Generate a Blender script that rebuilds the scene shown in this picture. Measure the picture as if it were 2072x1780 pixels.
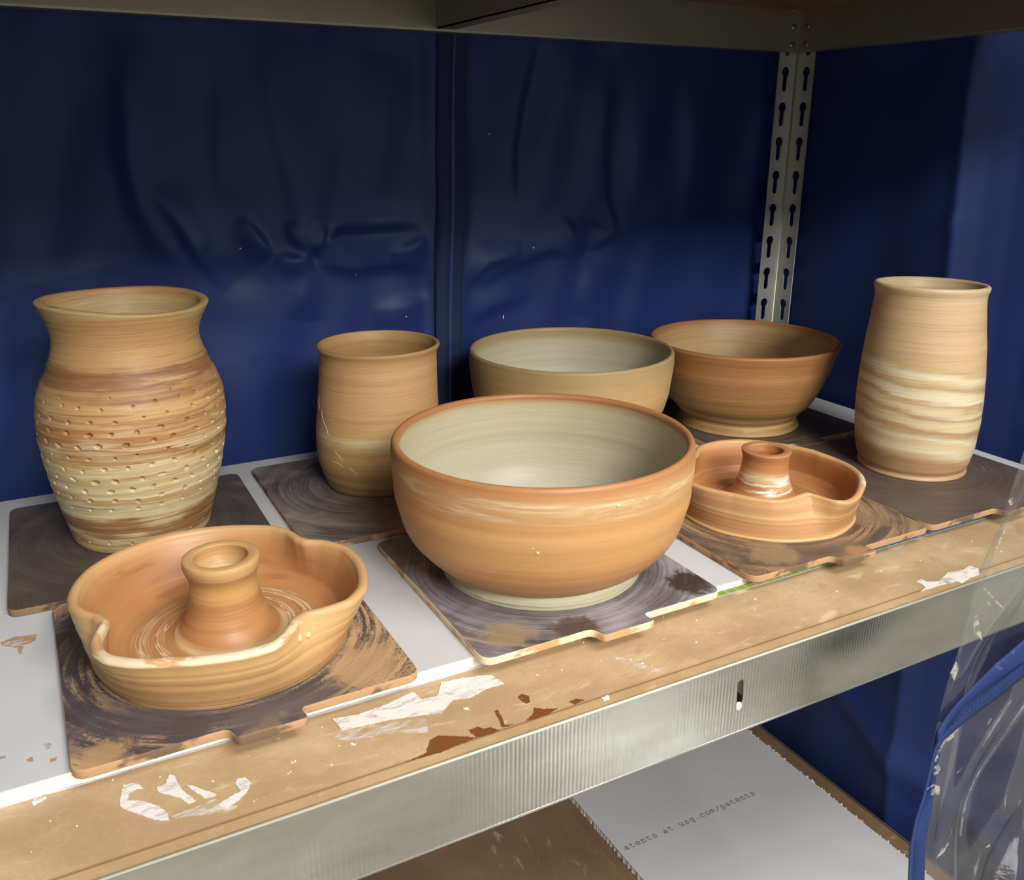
import bpy, bmesh, math, random
import numpy as np
from mathutils import Matrix, Vector
for o in list(bpy.data.objects): bpy.data.objects.remove(o)
scene = bpy.context.scene
COL = scene.collection
random.seed(7); rng = np.random.default_rng(7)

# ------------------------------------------------------------------ camera
W, H, F = 2072, 1780, 1811.147
CAMR = np.array([[0.8813340300544148, -0.472487027965691, 0.002517115847965002],
                 [-0.15049063545350863, -0.2857533465161188, -0.9464130142784585],
                 [0.44788714662160484, 0.83372719360651, -0.3229490215686832]])
CAMC = np.array([0.0, -0.46, 0.40])
cam = bpy.data.cameras.new('camera'); camo = bpy.data.objects.new('camera', cam); COL.objects.link(camo)
cam.sensor_fit = 'HORIZONTAL'; cam.sensor_width = 36.0; cam.lens = 36.0*F/W; cam.clip_start = 0.01
mw = Matrix.Identity(4)
for i in range(3):
    mw[i][0] = CAMR[0][i]; mw[i][1] = -CAMR[1][i]; mw[i][2] = -CAMR[2][i]; mw[i][3] = CAMC[i]
camo.matrix_world = mw
scene.camera = camo
def ray(u, v): return CAMR.T @ np.array([(u-W/2)/F, (v-H/2)/F, 1.0])
def hit(u, v, axis, val):
    d = ray(u, v); t = (val-CAMC[axis])/d[axis]; return CAMC+t*d

# ------------------------------------------------------------------ world, lamps, exposure
world = bpy.data.worlds.new('World'); scene.world = world; world.use_nodes = True
world.node_tree.nodes['Background'].inputs[0].default_value = (0.98, 0.98, 1.0, 1)
world.node_tree.nodes['Background'].inputs[1].default_value = 0.66
def area_lamp(name, loc, target, sx, sy, power, col=(1, 0.985, 0.96)):
    l = bpy.data.lights.new(name, 'AREA'); l.shape = 'RECTANGLE'; l.size = sx; l.size_y = sy; l.energy = power; l.color = col
    o = bpy.data.objects.new(name, l); COL.objects.link(o); o.location = loc
    o.rotation_euler = (Vector(target)-Vector(loc)).to_track_quat('-Z', 'Y').to_euler()
    return o
area_lamp('ceiling_lamp', (0.68, -1.10, 1.75), (0.60, -0.80, 0), 1.2, 0.6, 30)
area_lamp('ceiling_lamp', (0.2, -2.6, 1.75), (0.3, -1.2, 0), 1.2, 0.6, 95)
area_lamp("ceiling_lamp", (3.35, -3.86, 1.75), (3.0, -3.0, -1), 1.2, 0.6, 52, (0.90, 0.94, 1.0))
vs = scene.view_settings
vs.view_transform = 'Standard'; vs.look = 'None'; vs.exposure = 0.34; vs.gamma = 1.0; vs.use_curve_mapping = False

# ------------------------------------------------------------------ node helpers
def lin(c):
    if isinstance(c, str): c = [int(c[i:i+2], 16) for i in (1, 3, 5)]
    return tuple(((v/255)/12.92 if v/255 <= 0.04045 else ((v/255+0.055)/1.055)**2.4) for v in c)+(1.0,)
class NT:
    def __init__(s, name):
        s.m = bpy.data.materials.new(name); s.m.use_nodes = True; s.t = s.m.node_tree; s.t.nodes.clear()
        s.out = s.t.nodes.new('ShaderNodeOutputMaterial')
    def n(s, ty, **kw):
        nd = s.t.nodes.new(ty)
        for k, v in kw.items(): setattr(nd, k, v)
        return nd
    def put(s, sock, v):
        if isinstance(v, bpy.types.NodeSocket): s.t.links.new(v, sock)
        else: sock.default_value = v
    def math(s, op, a, b=0.0, c=0.0, clamp=False):
        nd = s.n('ShaderNodeMath', operation=op, use_clamp=clamp)
        for i, v in enumerate((a, b, c)): s.put(nd.inputs[i], v)
        return nd.outputs[0]
    def add(s, a, b): return s.math('ADD', a, b)
    def mul(s, a, b): return s.math('MULTIPLY', a, b)
    def sub(s, a, b): return s.math('SUBTRACT', a, b)
    def step(s, v, lo, hi):
        nd = s.n('ShaderNodeMapRange', interpolation_type='SMOOTHSTEP')
        s.put(nd.inputs['Value'], v); s.put(nd.inputs['From Min'], lo); s.put(nd.inputs['From Max'], hi)
        return nd.outputs[0]
    def comb(s, x, y, z):
        nd = s.n('ShaderNodeCombineXYZ')
        for i, v in enumerate((x, y, z)): s.put(nd.inputs[i], v)
        return nd.outputs[0]
    def xyz(s, v=None):
        if v is None: v = s.obj()
        nd = s.n('ShaderNodeSeparateXYZ'); s.put(nd.inputs[0], v); return nd.outputs[0], nd.outputs[1], nd.outputs[2]
    def obj(s): return s.n('ShaderNodeTexCoord').outputs['Object']
    def attr(s, name): return s.n('ShaderNodeAttribute', attribute_name=name).outputs['Fac']
    def scale(s, v, k):
        nd = s.n('ShaderNodeVectorMath', operation='MULTIPLY'); s.put(nd.inputs[0], v); nd.inputs[1].default_value = k; return nd.outputs[0]
    def noise(s, v, sc=1.0, det=3.0, rough=0.55, dist=0.0):
        nd = s.n('ShaderNodeTexNoise'); s.put(nd.inputs['Vector'], v); nd.inputs['Scale'].default_value = sc
        nd.inputs['Detail'].default_value = det; nd.inputs['Roughness'].default_value = rough; nd.inputs['Distortion'].default_value = dist
        return nd.outputs[0]
    def ramp(s, f, stops, interp='LINEAR'):
        nd = s.n('ShaderNodeValToRGB'); s.put(nd.inputs[0], f); r = nd.color_ramp; r.interpolation = interp
        while len(r.elements) < len(stops): r.elements.new(0.5)
        for e, (p, c) in zip(r.elements, stops): e.position = p; e.color = lin(c) if not (isinstance(c, tuple) and len(c) == 4) else c
        return nd.outputs[0]
    def mix(s, f, a, b, mode='MIX'):
        nd = s.n('ShaderNodeMix', data_type='RGBA', blend_type=mode); s.put(nd.inputs[0], f)
        for i, v in ((6, a), (7, b)): s.put(nd.inputs[i], lin(v) if isinstance(v, str) else v)
        return nd.outputs[2]
    def hsv(s, c, h=0.5, sa=1.0, v=1.0):
        nd = s.n('ShaderNodeHueSaturation'); s.put(nd.inputs['Hue'], h); s.put(nd.inputs['Saturation'], sa); s.put(nd.inputs['Value'], v); s.put(nd.inputs['Color'], c); return nd.outputs[0]
    def bump(s, h, strength=0.3, dist=0.001):
        nd = s.n('ShaderNodeBump'); s.put(nd.inputs['Height'], h); nd.inputs['Strength'].default_value = strength; nd.inputs['Distance'].default_value = dist; return nd.outputs[0]
    def pbr(s, col, rough=0.5, metal=0.0, spec=0.5, normal=None, alpha=None, link=True, sheen=0.0):
        b = s.n('ShaderNodeBsdfPrincipled')
        s.put(b.inputs['Base Color'], lin(col) if isinstance(col, str) else col); s.put(b.inputs['Roughness'], rough)
        s.put(b.inputs['Metallic'], metal); s.put(b.inputs['Specular IOR Level'], spec)
        if sheen: b.inputs['Sheen Weight'].default_value = sheen
        if normal is not None: s.put(b.inputs['Normal'], normal)
        if alpha is not None: s.put(b.inputs['Alpha'], alpha)
        if link: s.t.links.new(b.outputs[0], s.out.inputs[0])
        return b.outputs[0]

# ------------------------------------------------------------------ mesh helpers
def tag(o, label=None, cat=None, group=None, kind=None):
    if label: o['label'] = label
    if cat: o['category'] = cat
    if group: o['group'] = group
    if kind: o['kind'] = kind
    return o
def mesh_obj(name, verts, faces, mat=None, parent=None, smooth=True, loc=None, attrs=None):
    me = bpy.data.meshes.new(name)
    me.from_pydata([tuple(map(float, v)) for v in verts], [], [tuple(map(int, q)) for q in faces])
    if attrs:
        for k, a in attrs.items():
            at = me.attributes.new(k, 'FLOAT', 'POINT'); at.data.foreach_set('value', np.asarray(a, dtype=np.float32))
    me.update()
    if smooth: me.polygons.foreach_set('use_smooth', [True]*len(me.polygons))
    o = bpy.data.objects.new(name, me); COL.objects.link(o)
    for m in (mat if isinstance(mat, (list, tuple)) else [mat]):
        if m: me.materials.append(m)
    if parent: o.parent = parent
    if loc is not None: o.location = loc
    return o
def empty(name, loc=(0, 0, 0)):
    o = bpy.data.objects.new(name, None); o.empty_display_size = 0.02; COL.objects.link(o); o.location = loc; return o
def bm_obj(name, bm, mat=None, parent=None, smooth=False, loc=None):
    me = bpy.data.meshes.new(name); bmesh.ops.recalc_face_normals(bm, faces=bm.faces[:]); bm.to_mesh(me); bm.free()
    if smooth: me.polygons.foreach_set('use_smooth', [True]*len(me.polygons))
    o = bpy.data.objects.new(name, me); COL.objects.link(o)
    for m in (mat if isinstance(mat, (list, tuple)) else [mat]):
        if m: me.materials.append(m)
    if parent: o.parent = parent
    if loc is not None: o.location = loc
    return o
def add_box(bm, a, b):
    x0, y0, z0 = a; x1, y1, z1 = b
    v = [bm.verts.new(p) for p in ((x0, y0, z0), (x1, y0, z0), (x1, y1, z0), (x0, y1, z0), (x0, y0, z1), (x1, y0, z1), (x1, y1, z1), (x0, y1, z1))]
    for f in ((0, 3, 2, 1), (4, 5, 6, 7), (0, 1, 5, 4), (1, 2, 6, 5), (2, 3, 7, 6), (3, 0, 4, 7)): bm.faces.new([v[i] for i in f])
def grid_obj(name, P, mat, parent=None, closed_u=False, attrs=None):
    nv, nu = P.shape[:2]; V = P.reshape(-1, 3); Fs = []
    for j in range(nv-1):
        for i in range(nu if closed_u else nu-1):
            a = j*nu+i; b = j*nu+(i+1) % nu; Fs.append((a, b, b+nu, a+nu))
    return mesh_obj(name, V, Fs, mat, parent, attrs=attrs)
def plate(name, loops, thick, mat, parent=None, bevel=0.0, mtx=None, side_mat=None):
    """flat plate with holes: loops in its own x/y plane, extruded to +-thick/2 along its z"""
    cu = bpy.data.curves.new(name, 'CURVE'); cu.dimensions = '2D'; cu.fill_mode = 'BOTH'; cu.extrude = max(thick/2-bevel, 1e-5); cu.bevel_depth = bevel; cu.bevel_resolution = 2
    if bevel: cu.offset = -bevel
    for lp in loops:
        sp = cu.splines.new('POLY'); sp.points.add(len(lp)-1); sp.use_cyclic_u = True
        for p, q in zip(sp.points, lp): p.co = (q[0], q[1], 0, 1)
    tmp = bpy.data.objects.new(name, cu); COL.objects.link(tmp)
    dg = bpy.context.evaluated_depsgraph_get(); dg.update()
    me = bpy.data.meshes.new_from_object(tmp.evaluated_get(dg)); bpy.data.objects.remove(tmp); bpy.data.curves.remove(cu)
    me.name = name
    if mtx is not None: me.transform(mtx)
    o = bpy.data.objects.new(name, me); COL.objects.link(o); me.materials.clear(); me.materials.append(mat)
    if side_mat:
        me.materials.append(side_mat)
        for p in me.polygons: p.material_index = 0 if p.normal.z > 0.75 else 1
    if parent: o.parent = parent
    return o
def fillet(poly, radii, n=6):
    """round the corners of a polygon; radii per corner"""
    out = []; N = len(poly)
    for i in range(N):
        p0, p, p1 = (np.array(poly[(i+k) % N], float) for k in (-1, 0, 1)); r = radii[i] if isinstance(radii, (list, tuple)) else radii
        if r <= 0: out.append(tuple(p)); continue
        a = (p0-p)/np.linalg.norm(p0-p); b = (p1-p)/np.linalg.norm(p1-p)
        ang = math.acos(max(-1, min(1, float(a@b)))); d = min(r/math.tan(ang/2), 0.49*min(np.linalg.norm(p0-p), np.linalg.norm(p1-p)))
        A, B = p+a*d, p+b*d
        for t in np.linspace(0, 1, n): out.append(tuple((1-t)**2*A+2*t*(1-t)*p+t*t*B))
    return out
def interp_smooth(xs, ys, xq):
    """monotone-ish cubic (Catmull-Rom) interpolation"""
    xs = np.asarray(xs, float); ys = np.asarray(ys, float); m = np.gradient(ys, xs)
    i = np.clip(np.searchsorted(xs, xq)-1, 0, len(xs)-2); h = xs[i+1]-xs[i]; t = (xq-xs[i])/h
    return ((2*t**3-3*t**2+1)*ys[i]+(t**3-2*t**2+t)*h*m[i]+(-2*t**3+3*t**2)*ys[i+1]+(t**3-t**2)*h*m[i+1])

# ------------------------------------------------------------------ materials
def clay(name, stops, H0, tilt=(0.0, 0.0), wob=0.02, streak=0.035, fine=0.12, rough=0.5, bump=0.25, blotch=None, swirl=0.0, sat=0.96, lines=0.2, gain=0.97):
    """thrown clay: colour bands follow the profile parameter 'prof' (0 foot .. 0.5 lip .. 1 inside floor), dragged round the pot"""
    s = NT(name); o = s.obj(); x, y, z = s.xyz(o); p = s.attr('prof')
    tl = s.add(s.mul(x, tilt[0]), s.mul(y, tilt[1]))
    n1 = s.noise(s.comb(s.mul(x, 14), s.mul(y, 14), s.mul(z, 26)), 1.0, 3)
    n2 = s.noise(s.comb(s.mul(x, 5), s.mul(y, 5), s.mul(z, 190)), 1.0, 4, 0.6)
    n3 = s.noise(s.comb(s.mul(x, 16), s.mul(y, 16), s.mul(z, 900)), 1.0, 3, 0.6)
    f = s.add(s.add(p, tl), s.add(s.mul(s.sub(n1, 0.5), wob*2), s.mul(s.sub(n2, 0.5), streak*2)))
    c = s.ramp(f, stops)
    if blotch:
        col, lo, hi, sc, zc, zw = blotch
        nb = s.noise(s.comb(s.mul(x, sc), s.mul(y, sc), s.mul(z, sc*9)), 1.0, 6, 0.65, 0.4)
        band = s.sub(1.0, s.step(s.math('ABSOLUTE', s.sub(p, zc)), zw*0.3, zw))
        c = s.mix(s.mul(s.step(nb, lo, hi), s.mul(band, 0.85)), c, col)
    n4 = s.noise(s.comb(s.mul(x, 9), s.mul(y, 9), s.mul(z, 420)), 1.0, 3, 0.6)
    fi = fine*1.5
    if lines:
        nl = s.noise(s.comb(s.mul(x, 7), s.mul(y, 7), s.mul(z, 300)), 1.0, 4, 0.7, 0.2)
        c = s.mix(s.mul(s.step(nl, 0.60, 0.70), lines), c, '#7a4f2c'); c = s.mix(s.mul(s.step(nl, 0.40, 0.30), lines*0.6), c, '#dcc59c')
    val = s.add(gain-fi*1.5, s.mul(s.add(s.add(n3, n2), n4), fi))
    c = s.hsv(c, 0.506, sat, val)
    h = s.add(s.add(s.mul(n3, 0.4), s.mul(n4, 0.7)), s.mul(n2, 1.0))
    s.pbr(c, s.add(rough-0.08, s.mul(n2, 0.16)), 0.0, 0.4, s.bump(h, bump, 0.0015))
    return s.m
def simple(name, col, rough=0.5, metal=0.0, spec=0.5):
    s = NT(name); s.pbr(col, rough, metal, spec); return s.m

def mat_galv(name, base='#a9a79c', rough=0.3, ribs=True, metal=1.0):
    s = NT(name); o = s.obj(); x, y, z = s.xyz(o)
    n1 = s.noise(s.scale(o, (9, 9, 14)), 1, 4, 0.6); n2 = s.noise(s.scale(o, (500, 60, 20)), 1, 3, 0.6); n3 = s.noise(s.scale(o, (3, 60, 420)), 1, 2)
    w = s.math('SINE', s.add(s.mul(x, 1800), s.mul(n1, 3.0))); m = s.step(s.noise(s.scale(o, (6, 3, 9)), 1, 2), 0.32, 0.56)
    c = s.hsv(base, 0.5, 1.0, s.add(0.86, s.mul(n1, 0.28))) if not isinstance(base, str) else s.hsv(lin(base), 0.5, 1.0, s.add(0.86, s.mul(n1, 0.28)))
    h = s.add(s.mul(n2, 0.35), s.mul(n3, 0.3))
    if ribs: h = s.add(h, s.mul(s.mul(w, m), 0.6))
    if ribs:
        c = s.hsv(c, 0.5, 1.0, s.add(0.62, s.mul(s.noise(s.scale(o, (7, 5, 26)), 1, 5, 0.65), 0.70)))
        scr = s.noise(s.comb(s.mul(s.add(x, s.mul(z, 2.6)), 5), 0.0, s.mul(s.sub(z, s.mul(x, 0.14)), 1100)), 1, 2, 0.5); c = s.mix(s.mul(s.step(scr, 0.72, 0.76), 0.5), c, '#e8e6dc')
        c = s.hsv(c, 0.5, 1.0, s.add(0.90, s.add(s.mul(s.noise(s.scale(o, (1100, 30, 6)), 1, 2), 0.2), s.mul(s.noise(s.scale(o, (8, 30, 900)), 1, 2), 0.08))))
    r = s.add(s.add(rough-0.07, s.mul(n1, 0.12)), s.mul(s.noise(s.scale(o, (700, 700, 120)), 1, 2), 0.1))
    s.pbr(c, r, metal, 0.5, s.bump(h, 0.07, 0.0006)); return s.m
M_galv = mat_galv('galvanised steel', '#cfccc0', 0.19)
M_post = mat_galv('zinc post steel', '#b9b8ae', 0.45, False, 0.75)
M_galv_dull = mat_galv('weathered galvanised steel', '#9a9585', 0.42, False, 0.8)
M_fabric = None
def mat_fabric(name, c1, c2, rough=0.62):
    s = NT(name); o = s.obj(); n1 = s.noise(s.scale(o, (6, 6, 6)), 1, 3); n2 = s.noise(s.scale(o, (1500, 1500, 1500)), 1, 1)
    c = s.mix(s.add(s.mul(n1, 0.6), s.mul(n2, 0.4)), c1, c2)
    s.pbr(c, rough, 0.0, 0.30, s.bump(n2, 0.08, 0.0003), sheen=0.04); return s.m
M_fabric = mat_fabric('navy coated fabric', '#18285a', '#1d2e62', 0.5)
M_tape = mat_fabric('dark navy zipper tape', '#18233f', '#1f2c4c', 0.75)
M_coil = simple('navy zipper coil', '#27396e', 0.5)

def mat_board():
    s = NT('scuffed tan hardboard'); o = s.obj(); x, y, z = s.xyz(o)
    n1 = s.noise(s.scale(o, (9, 12, 9)), 1, 5, 0.6); n2 = s.noise(s.scale(o, (350, 350, 350)), 1, 3); n3 = s.noise(s.scale(o, (22, 70, 20)), 1, 5, 0.65, 0.4)
    c = s.ramp(n1, [(0.25, '#9c835f'), (0.45, '#aa8f6b'), (0.6, '#baa07a'), (0.8, '#c6ae8c')])
    c = s.mix(s.mul(s.step(n3, 0.56, 0.72), 0.55), c, '#d6c4a6')
    nf = s.noise(s.scale(o, (120, 420, 200)), 1, 4, 0.7); c = s.hsv(c, 0.5, 1.0, s.add(0.80, s.mul(s.add(n2, nf), 0.20)))
    c = s.mix(s.mul(s.step(s.noise(s.scale(o, (14, 26, 14)), 1, 5, 0.7, 0.6), 0.58, 0.70), 0.4), c, '#8a6f4c')
    c = s.mix(s.mul(s.step(s.noise(s.scale(o, (110, 130, 100)), 1, 2, 0.5), 0.735, 0.76), 0.8), c, '#e2d8c6')
    edge = s.sub(1.0, s.step(s.add(y, s.mul(s.sub(s.noise(s.scale(o, (30, 5, 5)), 1, 3), 0.5), 0.006)), 0.0135, 0.0150))
    line = s.mul(s.step(y, 0.0125, 0.014), s.sub(1.0, s.step(y, 0.014, 0.0165)))
    c = s.mix(s.mul(edge, 0.25), c, '#b39468'); c = s.mix(s.mul(line, 0.75), c, '#7a5632')
    s.pbr(c, s.add(0.42, s.mul(n1, 0.2)), 0.0, 0.4, s.bump(s.add(n2, s.mul(n3, 0.8)), 0.12, 0.0006)); return s.m
M_board = mat_board()
def mat_board_low():
    s = NT('grey brown scuffed hardboard'); o = s.obj()
    n1 = s.noise(s.scale(o, (9, 9, 9)), 1, 5, 0.6); n3 = s.noise(s.scale(o, (60, 22, 20)), 1, 6, 0.7, 0.8)
    c = s.ramp(n1, [(0.25, '#6e5a43'), (0.6, '#83694c'), (0.8, '#907a5f')]); c = s.mix(s.mul(s.step(n3, 0.58, 0.72), 0.6), c, '#b9ab99')
    s.pbr(c, 0.5, 0, 0.4, s.bump(n3, 0.1, 0.0005)); return s.m
M_board_low = mat_board_low()
def mat_paper(name, c0, c1):
    s = NT(name); o = s.obj(); n1 = s.noise(s.scale(o, (7, 7, 7)), 1, 4, 0.6); n2 = s.noise(s.scale(o, (700, 700, 700)), 1, 2)
    sp = s.step(s.noise(s.scale(o, (45, 60, 40)), 1, 3, 0.6), 0.70, 0.76)
    c = s.mix(n1, c0, c1); c = s.mix(s.mul(sp, 0.55), c, '#c9a983')
    s.pbr(c, 0.75, 0, 0.3, s.bump(n2, 0.12, 0.0004)); return s.m
M_paper = mat_paper('pale grey wallboard paper', '#b5b5b7', '#c2c2c2')
def mat_gyp():
    s = NT('white gypsum core'); o = s.obj(); n1 = s.noise(s.scale(o, (90, 90, 160)), 1, 4, 0.6)
    s.pbr(s.mix(n1, '#e2ddd0', '#f3f0e8'), 0.85, 0, 0.2, s.bump(n1, 0.5, 0.002)); return s.m
M_gyp = mat_gyp()
def mat_tapeprint(name, c0, c1):
    s = NT(name); o = s.obj(); x, y, z = s.xyz(o)
    w = s.math('SINE', s.add(s.mul(x, 560), s.mul(z, 900)))
    s.pbr(s.mix(s.mul(s.step(w, 0.80, 1.0), 0.6), c0, c1), 0.5); return s.m
M_tgreen = mat_tapeprint('green striped edge tape', '#6b8438', '#a5b46a')
M_tblue = mat_tapeprint('blue striped edge tape', '#3a5670', '#5f7b92')

# ------------------------------------------------------------------ room floor
def build_floor():
    s = NT('polished grey floor'); o = s.obj(); n = s.noise(s.scale(o, (3, 3, 3)), 1, 4)
    s.pbr(s.mix(n, '#84827c', '#95938c'), 0.06, 0, 0.5)
    bm = bmesh.new(); add_box(bm, (-4, -6, -1.05), (6, 2, -1.0))
    tag(bm_obj('floor', bm, s.m), 'polished grey floor in front of the rack', None, None, 'structure')
build_floor()
def build_room():
    m = simple('matt white paint', '#cfcbc2', 0.9)
    bm = bmesh.new(); add_box(bm, (-4, 1.2, -1.0), (6, 1.3, 1.9)); tag(bm_obj('wall_back', bm, m), 'white wall behind the covered rack', None, None, 'structure')
    bm = bmesh.new(); add_box(bm, (-4, -6, 1.9), (6, 1.3, 2.0)); tag(bm_obj('ceiling', bm, m), 'white ceiling above the rack', None, None, 'structure')
build_room()

# ------------------------------------------------------------------ steel rack
RX0, RX1, RY0, RY1 = -0.155, 1.066, 0.0, 0.622
BH = 0.069
UZ = 0.516          # underside of the beams above
LZ = -0.6255        # lower deck top
M_bar = mat_galv('dull support steel', '#8f8a78', 0.4, False, 0.35)
def build_rack():
    root = empty('shelving_rack', (RX1, RY1, -1.0)); tag(root, 'galvanised steel boltless shelving rack with keyhole posts', 'shelving')
    inv = Matrix.Translation(-Vector(root.location))
    def put(o): o.matrix_parent_inverse = Matrix.Identity(4); o.location = -Vector(root.location); o.parent = root; return o
    # keyhole corner posts: two slotted flanges meeting at the seam
    z0, z1 = -1.0, 0.62
    fw, th = 0.0365, 0.0018
    def keyhole(cx, zt):
        pts = []
        rb, rs = 0.0072, 0.0042
        cz = zt-rb; a0 = math.asin(rs/rb)
        for t in np.linspace(-math.pi/2+a0, 1.5*math.pi-a0, 16): pts.append((cx+rb*math.cos(t), cz+rb*math.sin(t)))
        zbm = zt-0.0345
        for t in np.linspace(math.pi, 2*math.pi, 8): pts.append((cx+rs*math.cos(t), zbm+rs+rs*math.sin(t)))
        return pts
    holes_z = [0.4965-0.0495*k for k in range(-2, 30) if 0.4965-0.0495*k-0.04 > z0]
    outline = [(0, z0), (fw, z0), (fw, z1), (0, z1)]
    for (px, py, sx, sy) in ((RX1, RY1, -1, -1), (RX1, RY0, -1, 1), (RX0, RY1, 1, -1), (RX0, RY0, 1, 1)):
        near = (sx, sy) == (-1, -1)
        loops = [outline]+([keyhole(0.0215, z) for z in holes_z] if near else [])
        # flange along x
        post = empty('post'); post.parent = root; post.location = Vector((px, py, 0))-Vector(root.location)
        m1 = Matrix(((sx, 0, 0, 0), (0, 0, sy, 0), (0, 1, 0, 0), (0, 0, 0, 1)))
        m2 = Matrix(((0, 0, sx, 0), (sy, 0, 0, 0), (0, 1, 0, 0), (0, 0, 0, 1)))
        for m in (m1, m2):
            f = plate('slotted_flange', loops, th, M_post, post, 0.0002, m)
        bm = bmesh.new(); bmesh.ops.create_cone(bm, segments=12, radius1=0.0016, radius2=0.0016, depth=z1-z0, cap_ends=True)
        bmesh.ops.translate(bm, verts=bm.verts[:], vec=(sx*0.0012, sy*0.0012, (z0+z1)/2)); bm_obj('corner_bend', bm, M_post, post, True)
    def beam_profile():
        return [(0.016, -BH), (0.003, -BH), (0.0008, -BH+0.0006), (0, -BH+0.003), (0, -0.0008), (0.0005, 0.0006), (0.0015, 0.0010), (0.0026, 0.0004), (0.0028, -0.0010), (0.0024, -BH+0.004), (0.0035, -BH+0.0022), (0.016, -BH+0.0022)]
    def extrude_x(name, prof, xa, xb, y, z, flip, mat):
        V = []; n = len(prof)
        for X in (xa, xb):
            for (py, pz) in prof: V.append((X, y+(-py if flip else py), z+pz))
        Fs = [(i, (i+1) % n, n+(i+1) % n, n+i) for i in range(n)]+[tuple(range(n)), tuple(range(2*n-1, n-1, -1))]
        bm = bmesh.new(); vv = [bm.verts.new(v) for v in V]
        for q in Fs: bm.faces.new([vv[i] for i in q])
        o = bm_obj(name, bm, mat); return put(o)
    def extrude_y(name, prof, ya, yb, x, z, flip, mat):
        V = []; n = len(prof)
        for Y in (ya, yb):
            for (px, pz) in prof: V.append((x+(-px if flip else px), Y, z+pz))
        bm = bmesh.new(); vv = [bm.verts.new(v) for v in V]
        for q in [(i, (i+1) % n, n+(i+1) % n, n+i) for i in range(n)]+[tuple(range(n)), tuple(range(2*n-1, n-1, -1))]: bm.faces.new([vv[i] for i in q])
        return put(bm_obj(name, bm, mat))
    # front beam in view: face plate with its oblong slot, rolled lips
    slot = [(0.4578+0.0031*math.cos(t), -0.0195+0.0031*math.sin(t)) for t in np.linspace(0, math.pi, 9)]+[(0.4590+0.0031*math.cos(t), -0.0430+0.0031*math.sin(t)) for t in np.linspace(math.pi, 2*math.pi, 9)]
    face = plate('beam_face', [[(RX0, -BH+0.002), (RX1, -BH+0.002), (RX1, 0.0002), (RX0, 0.0002)], slot], 0.0016, M_galv, None, 0, Matrix(((1, 0, 0, 0), (0, 0, 1, 0.0010), (0, 1, 0, 0), (0, 0, 0, 1))))
    fb = empty('front_beam'); fb.parent = root; fb.location = -Vector(root.location)
    face.parent = fb
    for nm, yc, zc, r, mat in (('top_lip', 0.0012, 0.0003, 0.0013, simple('bright bare steel lip', '#e4e1c9', 0.35, 0.7)), ('bottom_lip', 0.0016, -BH+0.0016, 0.0018, M_galv)):
        bm = bmesh.new(); bmesh.ops.create_cone(bm, segments=14, radius1=r, radius2=r, depth=RX1-RX0, cap_ends=True)
        bmesh.ops.rotate(bm, verts=bm.verts[:], matrix=Matrix.Rotation(math.pi/2, 3, 'Y')); bmesh.ops.translate(bm, verts=bm.verts[:], vec=((RX0+RX1)/2, yc, zc))
        bm_obj(nm, bm, mat, fb, True)
    bm = bmesh.new(); add_box(bm, (RX0, 0.002, -BH+0.0002), (RX1, 0.018, -BH+0.002)); bm_obj('bottom_flange', bm, M_galv, fb)
    bm = bmesh.new(); add_box(bm, (RX0, 0.002, -0.0150), (RX1, 0.020, -0.0135)); bm_obj('ledge', bm, M_galv, fb)
    bm = bmesh.new(); bmesh.ops.create_uvsphere(bm, u_segments=12, v_segments=8, radius=0.0034)
    for v in bm.verts: v.co.z *= 1.15; v.co.y *= 0.6
    bmesh.ops.translate(bm, verts=bm.verts[:], vec=(0.4589, 0.0015, -0.0425)); bm_obj('plaster_plug', bm, simple('pale plaster plug', '#e6e2c4', 0.8), fb, True)
    P = beam_profile()
    inner = 0.0035
    for z in (UZ+BH, LZ+0.001):
        extrude_x('front_beam_low' if z < 0 else 'front_beam_high', P, RX0+0.03, RX1-0.03, RY0, z, False, M_galv_dull).name = 'front_beam'
    for z in (UZ+BH, 0.0, LZ):
        extrude_x('back_beam', P, RX0+0.004, RX1-0.004, RY1-inner-0.0062, z, False, M_galv_dull)
        extrude_y('side_beam', P, RY0+0.004, RY1-0.004, RX1-inner-0.0062, z, False, M_galv_dull)
        extrude_y('side_beam', P, RY0+0.004, RY1-0.004, RX0+inner+0.0062, z, True, M_galv_dull)
    # centre support under the shelf above: folded channel
    for (z, nm) in ((UZ, 'u'), (-BH, 'm')):
        bm = bmesh.new(); xa = 0.4735
        add_box(bm, (xa-0.0009, 0.02, z+0.003), (xa+0.0009, RY1-0.011, z+0.055))
        add_box(bm, (xa-0.0009, 0.02, z+0.003), (xa+0.022, RY1-0.012, z+0.0045))
        put(bm_obj('centre_support', bm, M_bar))
    # rivets at the visible corner
    mr = simple('rivet steel', '#8b867a', 0.35, 0.9)
    def rivet(p, ax):
        bm = bmesh.new(); bmesh.ops.create_uvsphere(bm, u_segments=14, v_segments=8, radius=0.0048)
        for v in bm.verts: v.co[ax] *= 0.5
        bmesh.ops.translate(bm, verts=bm.verts[:], vec=p); put(bm_obj('rivet', bm, mr, None, True))
    yb = RY1-inner-0.0062; xb = RX1-inner-0.0062
    for dz in (0.058, 0.034, 0.010):
        rivet((RX1-0.0225-0.001*(dz > 0.05), yb-0.0002, UZ+dz), 1); rivet((xb-0.0002, RY1-0.0235, UZ+dz), 0)
    bm = bmesh.new(); bmesh.ops.create_uvsphere(bm, u_segments=12, v_segments=8, radius=0.0035)
    for v in bm.verts: v.co.x *= 0.45; v.co.y *= 0.35; v.co.z *= 1.4
    bmesh.ops.translate(bm, verts=bm.verts[:], vec=(0.482, yb, UZ+0.024)); put(bm_obj('rivet', bm, mr, None, True))
    return root
build_rack()

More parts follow.
